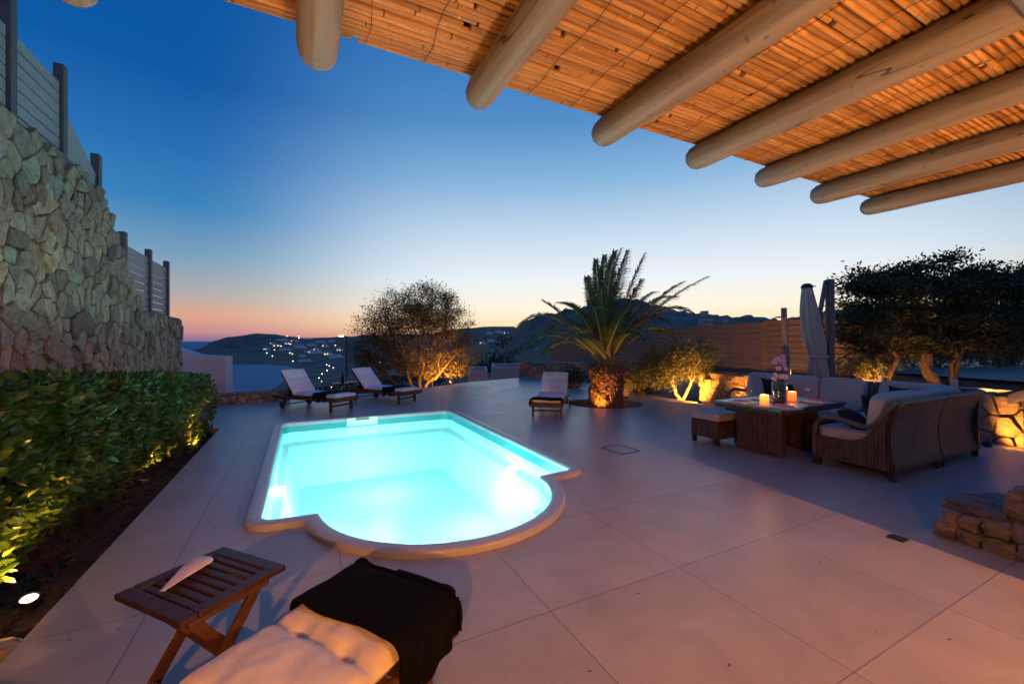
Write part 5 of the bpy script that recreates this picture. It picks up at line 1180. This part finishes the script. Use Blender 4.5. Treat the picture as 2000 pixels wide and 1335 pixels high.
for (s, t, z, rz, tl, sz, lab) in ((6.15, 2.50, .66, .1, -.35, .44, 'large black scatter cushion leaning on the near sofa back beside the arm'), (6.55, 2.55, .65, -.1, -.30, .42, 'black scatter cushion in the middle of the near sofa back'), (7.55, 2.75, .66, .9, -.3, .42, 'black scatter cushion in the corner of the sofa, its tip above the back'),
                                  (7.55, 4.55, .63, 1.5, -.25, .42, 'black scatter cushion on the far wing behind the vase'), (7.40, 4.25, .60, 1.3, -.3, .38, 'smaller black scatter cushion on the far wing beside the candle'), (5.95, 2.62, .55, .3, -.9, .40, 'black scatter cushion lying on the near sofa seat under the arm')):
    mb = MB(); throw(mb, (0, 0, 0), sz, None, 0, tl); o = mb.build('scatter_cushion', M['black_fabric']); o.location = ST(s, t, z); o.rotation_euler = (0, 0, TH+rz); tag(o, lab, 'cushion', 'black scatter cushions')
# table
tb = thing('dining_table', 'wicker dining table with a dark top laid for dinner', 'table', ST(5.16, 3.02, 0), TH)
mb = MB(); mb.box((.74, .47, .655), (1.48, .94, .035), 0, None, .008); mb.build('tabletop', mat('table_top', (.10, .10, .105), (.07, .07, .075), 4, .22), tb)
mb = MB(); mb.box((.74, .47, .615), (1.44, .90, .045), 0, None, .006); mb.build('apron', M['wicker'], tb)
for x in (.37, 1.11):
    mb = MB(); mb.box((x, .50, .30), (.09, .62, .585), 0, None, .012); mb.build('leg_panel', M['wicker'], tb)
mb = MB(); mb.box((.74, .5, .30), (.65, .05, .5)); mb.build('center_panel', M['wicker'], tb)
ot = thing('ottoman', 'small wicker ottoman with a cream seat pad at the end of the table', 'ottoman', ST(5.30, 3.98, 0), TH)
mb = MB(); mb.box((.25, .23, .22), (.50, .46, .26), 0, None, .012); mb.build('body', M['wicker'], ot)
for x in (.035, .465):
    for y in (.035, .425): mb = MB(); mb.box((x, y, .05), (.05, .05, .11), 0, None, .005); mb.build('leg', M['teak_dark'], ot)
mb = MB(); pillow(mb, (.25, .23, .40), (.51, .47, .11), None, 0, 0, .16); mb.build('seat_pad', M['cushion'], ot)
# on the table
TZ = .673
def tp(px, py): return G(px, py, TZ)
for (px, py, h, lab, pw) in ((1493, 791, .135, 'nearer lit orange pillar candle on the table, left of the vase', 3.0), (1547, 782, .125, 'farther lit orange pillar candle on the table, right of the vase', 2.0)):
    x, y = tp(px, py); c = thing('pillar_candle', lab, 'candle', (x, y, TZ), 0, 'candles on the table')
    m = emit('candle_wax', (1.0, .30, .03), 1.5); m.node_tree.nodes['Principled BSDF'].inputs['Base Color'].default_value = (.8, .45, .2, 1)
    nt_ = m.node_tree; tcn = nt_.nodes.new('ShaderNodeTexCoord'); sp2 = nt_.nodes.new('ShaderNodeSeparateXYZ'); rp_ = nt_.nodes.new('ShaderNodeValToRGB'); nt_.links.new(tcn.outputs['Generated'], sp2.inputs[0]); nt_.links.new(sp2.outputs['Z'], rp_.inputs[0])
    rp_.color_ramp.elements[0].color = (.75, .10, .01, 1); rp_.color_ramp.elements[1].color = (1, .52, .06, 1) if px < 1500 else (1, .22, .03, 1); nt_.links.new(rp_.outputs[0], nt_.nodes['Principled BSDF'].inputs['Emission Color'])
    mb = MB(); mb.lathe([(0, 0), (.052, 0), (.053, .01), (.052, h-.01), (.048, h), (.040, h-.006), (.036, h-.03), (0, h-.035)], n=28, fr=lambda a, z: 1+(.02*math.sin(a*3)+.01*math.sin(a*7))); mb.build('wax', m, c)
    mb = MB(); mb.lathe([(0, h-.03), (.006, h-.022), (.008, h-.012), (.004, h+.002), (0, h+.012)], n=10); mb.build('flame', emit('flame', (1, .75, .3), 12), c)
    lamp(c, 'POINT', (0, 0, h+.03), pw, (1, .45, .12), .02)
for (px, py, lab) in ((1463, 787, 'wine glass at the far left place setting of the table'), (1516, 793, 'wine glass between the near candle and the vase'), (1577, 780, 'wine glass at the right place setting in front of the sofa cushions')):
    x, y = tp(px, py); wineglass('wine_glass', lab, (x, y, TZ), 1.0, 'wine glasses on the table')
for k, (px, py, lab) in enumerate(((1448, 787, 'white square plate with a folded red napkin at the left end of the table'), (1530, 797, 'white square plate at the near edge of the table before the vase'), (1597, 786, 'white square plate at the right end of the table'), (1500, 781, 'white square plate on the far side of the table behind the candles'))):
    x, y = tp(px, py); c = thing('dinner_plate', lab, 'plate', (x, y, TZ+.001), TH+random.uniform(-.1, .1), 'place settings')
    mb = MB(); mb.box((0, 0, .003), (.40, .29, .005)); mb.build('placemat', mat('placemat', (.30, .22, .20), (.2, .14, .13), 30, .9), c)
    mb = MB(); mb.box((0, 0, .012), (.26, .26, .010), 0, None, .004); mb.box((0, 0, .022), (.20, .20, .008), 0, None, .004); mb.build('plate', M['ceramic'], c)
    mb = MB(); mb.box((.02, 0, .033), (.10, .19, .012), 0, None, .004, .2); mb.build('napkin', M['napkin'], c)
    for yy, nm in ((.165, 'fork'), (-.165, 'knife')):
        mb = MB(); mb.box((-.02, yy, .0085), (.15, .010, .003)); mb.box((.08, yy, .0085), (.06, .020, .0032)); mb.build(nm, M['steel'], c)
x, y = tp(1522, 784); vz = thing('orchid_vase', 'tall clear glass vase holding pink orchids and long grass blades on the table', 'vase', (x, y, TZ))
mb = MB(); mb.lathe([(0, .004), (.075, .0), (.08, .01), (.095, .25), (.098, .26), (.093, .25), (.077, .014), (0, .012)], n=32); mb.build('vase', M['glass'], vz)
mb = MB(); mb.lathe([(0, .012), (.072, .012), (.078, .08), (.05, .10), (0, .105)], n=20); mb.build('pebbles', M['rock_dark'], vz)
mb = MB(); rr = random.Random(8); tips = []
for k in range(3):
    p = [Vector((rr.uniform(-.02, .02), rr.uniform(-.02, .02), .08)), Vector((-.02+.03*k, .0, .30)), Vector((-.03+.03*k, .0, .48)), Vector((.0+.02*k, -.01, .60))]
    pts = [p[0]*(1-f)**3+p[1]*3*f*(1-f)**2+p[2]*3*f*f*(1-f)+p[3]*f**3 for f in [i/10 for i in range(11)]]; mb.tube(pts, .004, 6); tips.append(pts)
for k in range(9):
    a = rr.uniform(0, 2*PI); e = Vector((math.cos(a)*.22, math.sin(a)*.14, rr.uniform(.28, .50))); m1 = Vector((math.cos(a)*.06, math.sin(a)*.05, .32)); w = Vector((-math.sin(a), math.cos(a), 0))*.008
    pts = [Vector((0, 0, .08))*(1-f)**2+m1*2*f*(1-f)+e*f*f for f in [i/8 for i in range(9)]]
    mb.add([q for i, p in enumerate(pts) for q in (p-w*(1-i/9), p+w*(1-i/9))], [(2*i, 2*i+1, 2*i+3, 2*i+2) for i in range(8)])
mb.build('stems', mat('stem_green', (.06, .10, .03), None, 8, .6), vz)
for k in range(26):
    t_ = tips[k % 3]; p = t_[rr.randint(4, 10)]+Vector((rr.uniform(-.075, .075), rr.uniform(-.05, .05), rr.uniform(-.03, .03))); mb = MB()
    low = p.z < .40
    for j in range(5):
        a = 2*PI*j/5+k; T = Matrix.Translation(p) @ Matrix.Rotation(rr.uniform(.9, 1.5), 4, 'X') @ Matrix.Rotation(a, 4, 'Z'); l = .036
        mb.add([(0, 0, 0), (l*.55, -l*.4, .006), (l, 0, .003), (l*.55, l*.4, .006)], [(0, 1, 2, 3)], 0, False, T)
    mb.build('flower', M['petal_white'] if low else M['petal'], vz)

# ---- foreground rock steps at the right
def rock(name, label, cells, cat='rock step', mats=('rock', 'rock_dark'), top=None):
    mb = MB()
    for (c, d, rz, mi, sd) in cells:
        bm = bmesh.new(); bmesh.ops.create_cube(bm, size=1); bmesh.ops.subdivide_edges(bm, edges=bm.edges[:], cuts=14, use_grid_fill=True)
        for v in bm.verts:
            q = v.co*2; m_ = max(abs(q.x), abs(q.y), abs(q.z)); rd = q.normalized()*1.25; q = q.lerp(rd, .22); p = Vector((q.x*d[0]/2, q.y*d[1]/2, q.z*d[2]/2))
            nn = noise.noise_vector(p*3.2+Vector((sd*3.7, sd, 0))); p += nn*.06*min(d[0], d[1])+noise.noise_vector(p*9+Vector((sd, 0, 0)))*.018+noise.noise_vector(p*24+Vector((sd, 0, 0)))*.012; p.z = round(p.z/.024)*.024*.5+p.z*.5 if abs(q.z) < .9 else p.z
            v.co = p
        bm.verts.index_update(); T = Matrix.Translation(c) @ Matrix.Rotation(rz, 4, 'Z'); mb.add([v.co[:] for v in bm.verts], [[v.index for v in f.verts] for f in bm.faces], mi, False, T); bm.free()
    o = mb.build(name, [M[k] for k in mats]); return tag(o, label, cat)
def gp(px, py, z=0): return G(px, py, z)
bx, by = gp(1900, 1060)
def onl(f, off=0, z=0):       # along the visible front face of the steps
    a = Vector(gp(1826, 1046)); b_ = Vector(gp(2000, 1101)); d = (b_-a); n_ = Vector((-d.y, d.x)).normalized(); q = a+d*f+n_*off; return (q.x, q.y, z)
dv = Vector(onl(1))-Vector(onl(0)); rzz = math.atan2(dv.y, dv.x); LL = dv.length; print('rock', LL)
cells = [(onl(.12, .16, .05), (LL*.26, .30, .11), rzz, 0, 1), (onl(.38, .17, .055), (LL*.26, .30, .10), rzz+.05, 0, 2), (onl(.70, .17, .05), (LL*.40, .30, .11), rzz-.03, 0, 17), (onl(1.12, .16, .06), (LL*.4, .3, .13), rzz, 0, 3), (onl(1.5, .2, .06), (LL*.5, .3, .13), rzz, 0, 4),
         (onl(.16, .20, .150), (LL*.26, .36, .09), rzz, 0, 5), (onl(.42, .19, .155), (LL*.24, .36, .085), rzz-.04, 0, 15), (onl(.68, .20, .155), (LL*.26, .36, .10), rzz+.03, 0, 6), (onl(.98, .20, .165), (LL*.30, .34, .11), rzz, 0, 7), (onl(1.35, .24, .165), (LL*.5, .36, .11), rzz, 0, 8),
         (onl(.36, .36, .215), (LL*.74, .46, .075), rzz+.02, 1, 9), (onl(.9, .5, .16), (LL*.7, .6, .2), rzz, 0, 10), (onl(.5, .62, .12), (LL*.9, .5, .22), rzz, 0, 12)]
rock('stone_step', 'low step of stacked flat field stones at the right edge of the terrace', cells)
rock('boulder', 'large rounded boulder resting on the stone step at the right edge', [(onl(1.10, .40, .33), (LL*.80, .46, .20), rzz-.05, 0, 21), (onl(1.25, .75, .34), (LL*1.0, .5, .2), rzz+.1, 0, 23)], 'boulder')
# floor drain, hatch and the grey board at the right edge
mb = MB(); c = Vector(gp(1754, 1051)); T = Matrix.Translation((c.x, c.y, .004)) @ Matrix.Rotation(TH-PI/2-.03, 4, 'Z'); mb.box((0, 0, 0), (.10, .10, .006), 0, T)
for k in range(6): mb.box((-.04+k*.016, 0, .004), (.006, .085, .006), 0, T)
tag(mb.build('floor_drain', M['grate']), 'small dark square drain grate in the paving', 'drain')
hp = [gp(1174, 873.5), gp(1207, 868), gp(1249, 880), gp(1214, 887)]; mb = MB(); z = .003
for k in range(4):
    a, b_ = Vector(hp[k]), Vector(hp[(k+1) % 4]); mb.bar((a.x, a.y, z), (b_.x, b_.y, z), .012, .003)
tag(mb.build('access_hatch', M['grate']), 'thin square outline of an access hatch in the paving right of the pool', 'hatch')
bd = thing('grey_board', 'slanting grey board with a dark top rail at the right edge of the view', 'board', rp(2010, 800, 5.8)); q0 = Vector(rp(2010, 800, 5.8))
mb = MB(); pp = [Vector(rp(x, y, Y))-q0 for x, y, Y in ((1969, 790, 5.9), (2040, 772, 5.6), (2040, 745, 5.6), (1971, 771, 5.9))]
mb.add(pp+[p+Vector((.02, .03, 0)) for p in pp], [(0, 1, 2, 3), (7, 6, 5, 4), (0, 4, 5, 1), (1, 5, 6, 2), (2, 6, 7, 3), (3, 7, 4, 0)]); mb.build('panel', M['fence_grey'], bd)
mb = MB(); mb.bar(Vector(rp(1945, 772, 5.95))-q0, Vector(rp(2050, 748, 5.55))-q0, .03, .03); mb.build('top_rail', M['darkmetal'], bd)
mb = MB(); mb.bar(Vector((.0, .03, .1)), Vector((.0, .03, -q0.z)), .04, .04); mb.build('leg', M['darkmetal'], bd)
# a few fallen leaves on the paving
rr = random.Random(12); mb = MB()
for px, py in ((1246, 1160), (1712, 1234), (1152, 1313), (420, 1030), (511, 872), (135, 1251), (232, 1230), (1425, 1300), (900, 1175), (1855, 1250), (1600, 1098), (700, 790), (1010, 900)):
    x, y = gp(px, py); a = rr.random()*6; l = rr.uniform(.008, .016); T = Matrix.Translation((x, y, .004)) @ Matrix.Rotation(a, 4, 'Z'); mb.add([(-l, 0, 0), (0, -l*.35, .004), (l, 0, .001), (0, l*.35, .004)], [(0, 1, 2, 3)], 0, False, T)
struct(mb.build('fallen_leaves', M['bark']), 'stuff')

# ================================================================== FAR BUILDINGS AND LIGHTS
M['lit_window'] = emit('lit_window', (1, .62, .28), 2.2)
M['cool_lamp'] = emit('cool_lamp', (1, .95, .75), 5); M['warm_lamp'] = emit('warm_lamp', (1, .55, .2), 5)
def hit(px, py, y0=40, y1=2500):
    a = (px-1000)/F; Y = y0
    while Y < y1:
        z = H-(py-HY)*Y/F
        if terr(a*Y, Y) >= z: return (a*Y, Y, terr(a*Y, Y))
        Y *= 1.006
    return None
def house(px, py, wpx, hpx, label, lit=0, wall='house_white', tower=False, Y=None, name='house', rz=None, group='white houses on the far slopes'):
    h = hit(px, py) if Y is None else ((px-1000)/F*Y, Y, H-(py-HY)*Y/F)
    if h is None: print('no hit', px, py); return
    X, Yd, Z = h; w = wpx*Yd/F; hh = hpx*Yd/F; d = max(w*.7, 4 if Yd > 60 else 2); rz = rz if rz is not None else random.uniform(-.3, .3)
    t = thing(name, label, 'house', (X, Yd, Z), rz, group); mb = MB(); mb.box((0, 0, hh/2-hh*.4), (w, d, hh*1.8), 0)
    if w > 6: mb.box((w*.62, d*.1, hh*.28-hh*.3), (w*.5, d*.8, hh*1.15))
    if tower: mb.box((-w*.12, 0, hh*1.6), (w*.5, d*.6, hh*.9))
    mb.build('wall', M[wall], t)
    k = max(2, min(4, int(wpx/5))); ww = w/(k*2.4)
    for j in range(k):
        mb = MB(); mb.box((-w/2+w*(j+.5)/k, -d/2-.02, hh*.5), (ww, .10, hh*.32)); mb.build('window', M['lit_window' if j < lit else 'window_dark'], t)
    mb = MB(); mb.box((0, 0, hh*1.35 if not tower else hh*1.33), (w*1.03, d*1.03, hh*.10)); mb.build('parapet', M[wall], t)
HL = [(520, 684, 9, 4, 2, 'small lit house lowest on the headland, left end of the village'), (541, 677, 14, 4, 3, 'long house with orange-lit windows below the headland top'), (562, 673, 10, 4, 3, 'house with orange lights at the middle of the headland village'),
      (556, 684, 16, 4, 0, 'wide dim white house under the orange-lit ones'), (583, 680, 15, 6, 0, 'bright white block house right of the orange lights'), (549, 665, 14, 3, 0, 'pale low house just under the headland crest'), (600, 663, 12, 3, 0, 'pale low house on the ridge left of the street lamp'),
      (625, 669, 14, 3, 0, 'pale house high on the slope left of the dark pole'), (634, 678, 9, 6, 1, 'narrow white house halfway down the slope left of the dark pole'), (615, 690, 20, 5, 1, 'wide white house in the middle of the slope left of the dark pole'), (640, 694, 12, 6, 2, 'white house with a warm light near the foot of the slope'),
      (655, 699, 18, 5, 0, 'lowest white house beside the dark pole'), (595, 706, 18, 3, 0, 'flat pale house by the beach lamp'), (955, 652, 9, 4, 0, 'white house high on the distant ridge right of the tamarisk'), (972, 650, 10, 4, 0, 'second white house on the distant ridge'), (988, 652, 8, 4, 1, 'white house at the right end of the distant ridge'), (942, 672, 10, 5, 1, 'lit white house on the slope just right of the tamarisk crown'), (958, 668, 9, 4, 0, 'small white house between ridge and tamarisk crown')]
HL += [(608, 676, 11, 4, 0, 'pale house above the wide white one, right of the block house'), (574, 667, 10, 3, 1, 'small lit house high on the headland slope'), (617, 684, 9, 4, 1, 'lit white house between the wide house and the ridge'), (647, 668, 9, 3, 0, 'small pale house near the ridge by the dark pole'), (603, 688, 13, 3, 0, 'long low pale house over the beach houses'), (663, 686, 9, 5, 2, 'lit house half hidden by the tamarisk'), (532, 672, 8, 3, 1, 'tiny orange-lit house under the headland top'), (590, 696, 10, 3, 0, 'low grey-white house nearest the bay')]
for px, py, w, h_, lit, lab in HL: house(px, py, w, h_, lab, lit)
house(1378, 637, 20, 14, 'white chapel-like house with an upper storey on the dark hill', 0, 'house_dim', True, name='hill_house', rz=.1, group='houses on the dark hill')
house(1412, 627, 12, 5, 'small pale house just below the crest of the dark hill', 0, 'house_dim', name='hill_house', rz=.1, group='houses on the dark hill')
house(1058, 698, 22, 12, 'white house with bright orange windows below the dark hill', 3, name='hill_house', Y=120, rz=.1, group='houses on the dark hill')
def roofhouse(px0, px1, py0, py1, Y, lab):
    X = ((px0+px1)/2-1000)/F*Y; w = (px1-px0)*Y/F; zt = H-(py0-HY)*Y/F; zb = H-(py1-HY)*Y/F-3
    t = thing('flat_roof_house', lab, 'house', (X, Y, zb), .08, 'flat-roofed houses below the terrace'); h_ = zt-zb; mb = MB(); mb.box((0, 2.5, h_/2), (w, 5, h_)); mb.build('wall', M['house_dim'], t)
    mb = MB()
    for sx in (-1, 1): mb.box((sx*(w/2-.09), 2.5, h_+.12), (.2, 5.04, .25))
    for yy in (0, 4.9): mb.box((0, yy, h_+.12), (w-.42, .2, .25))
    mb.build('parapet', M['house_dim'], t); mb = MB(); mb.box((w*.2, -.03, h_-1.4), (.9, .06, 1.0)); mb.build('window', M['window_dark'], t)
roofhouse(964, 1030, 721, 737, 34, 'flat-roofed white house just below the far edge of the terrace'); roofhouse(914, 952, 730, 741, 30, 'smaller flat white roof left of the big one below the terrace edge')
for k, (px, py, warm) in enumerate(((521, 690, 0), (532, 696, 0), (566, 690, 0), (571, 692, 0), (561, 657, 1), (583, 657, 1), (584, 661, 0), (572, 706, 0), (638, 713, 0), (643, 715, 0), (651, 719, 0), (639, 724, 0), (629, 731, 0), (623, 739, 0), (655, 675, 0), (653, 696, 0), (635, 693, 1), (567, 673, 1), (647, 758, 0), (628, 746, 1), (745, 694, 0), (742, 708, 0), (536, 684, 1), (549, 677, 1))):
    h = hit(px, py+1.5, 25)
    if h is None: continue
    X, Y, Z = h; rr_ = max(.05, Y*.0011); ht_ = max(1.2, Y*.0018*1.6)
    t = thing('street_lamp', ('orange' if warm else 'white') + ' street lamp ' + ['left of the headland village', 'below the headland village by the water', 'in a pair under the white block house, left one', 'in a pair under the white block house, right one', 'on the crest of the headland', 'on the crest, farther right', 'just under the crest', 'by the beach at the bay shore', 'top left of the cluster above the far loungers', 'second in the cluster above the far loungers', 'right in the cluster above the far loungers', 'lower left in the cluster above the far loungers', 'above the left lounger backrest', 'lowest white one beside the left lounger backrest', 'high on the slope beside the dark pole', 'beside the lowest white houses', 'in front of the house near the foot of the slope', 'amid the headland houses', 'lowest, by the drinks table', 'behind the left lounger', 'seen through the tamarisk, upper', 'seen through the tamarisk, lower', 'at the lowest lit headland house', 'at the long lit headland house'][k], 'street lamp', (X, Y, Z), 0, 'distant street lamps')
    mb = MB(); mb.tube([(0, 0, -.3), (0, 0, ht_)], rr_*.25, 6); mb.build('pole', M['darkmetal'], t)
    mb = MB(); mb.lathe([(0, -rr_), (rr_*.8, -rr_*.5), (rr_, 0), (rr_*.8, rr_*.6), (0, rr_)], c=(0, 0, ht_), n=10); mb.build('lamp_head', M['warm_lamp' if warm else 'cool_lamp'], t)
# dark mast with a lamp beside the tamarisk
X, Y = (677-1000)/F*40, 40; t = thing('lamp_post', 'tall dark lamp post with a white light head left of the tamarisk', 'lamp post', (X, Y, -8)); zt = H-(656-HY)*Y/F+8
mb = MB(); mb.tube([(0, 0, 0), (0, 0, zt)], .10, 10); mb.bar((0, 0, zt-.05), (-.5, 0, zt+.02), .08, .08); mb.build('pole', M['darkmetal'], t)
mb = MB(); mb.box((-.5, 0, zt), (.42, .25, .16), 0, None, .02); mb.build('lamp_head', emit('post_lamp', (1, .9, .62), 2.5), t)
# scrub on the slopes below the terrace
P = []; D = []; rr = np.random.default_rng(33)
for k in range(5200):
    Y = 24*math.exp(rr.random()*2.3); px = rr.uniform(430, 1300); X = (px-1000)/F*Y; z = terr(X, Y)
    if z < -34 or (px > 880 and Y < 70) or (px > 1000) or noise.noise(Vector((X*.06, Y*.03, 2))) < -.05: continue
    R_ = .35+.012*Y
    for q in range(7): P.append((X+rr.normal()*R_, Y+rr.normal()*R_, z+abs(rr.normal())*R_*.5)); D.append((0, 0, 1))
P = np.array(P); mb = MB(); leafcloud(mb, P, np.array(D), .16+.006*P[:, 1], .6, 0, 5); struct(mb.build('scrub', M['dark_leaf']), 'stuff')
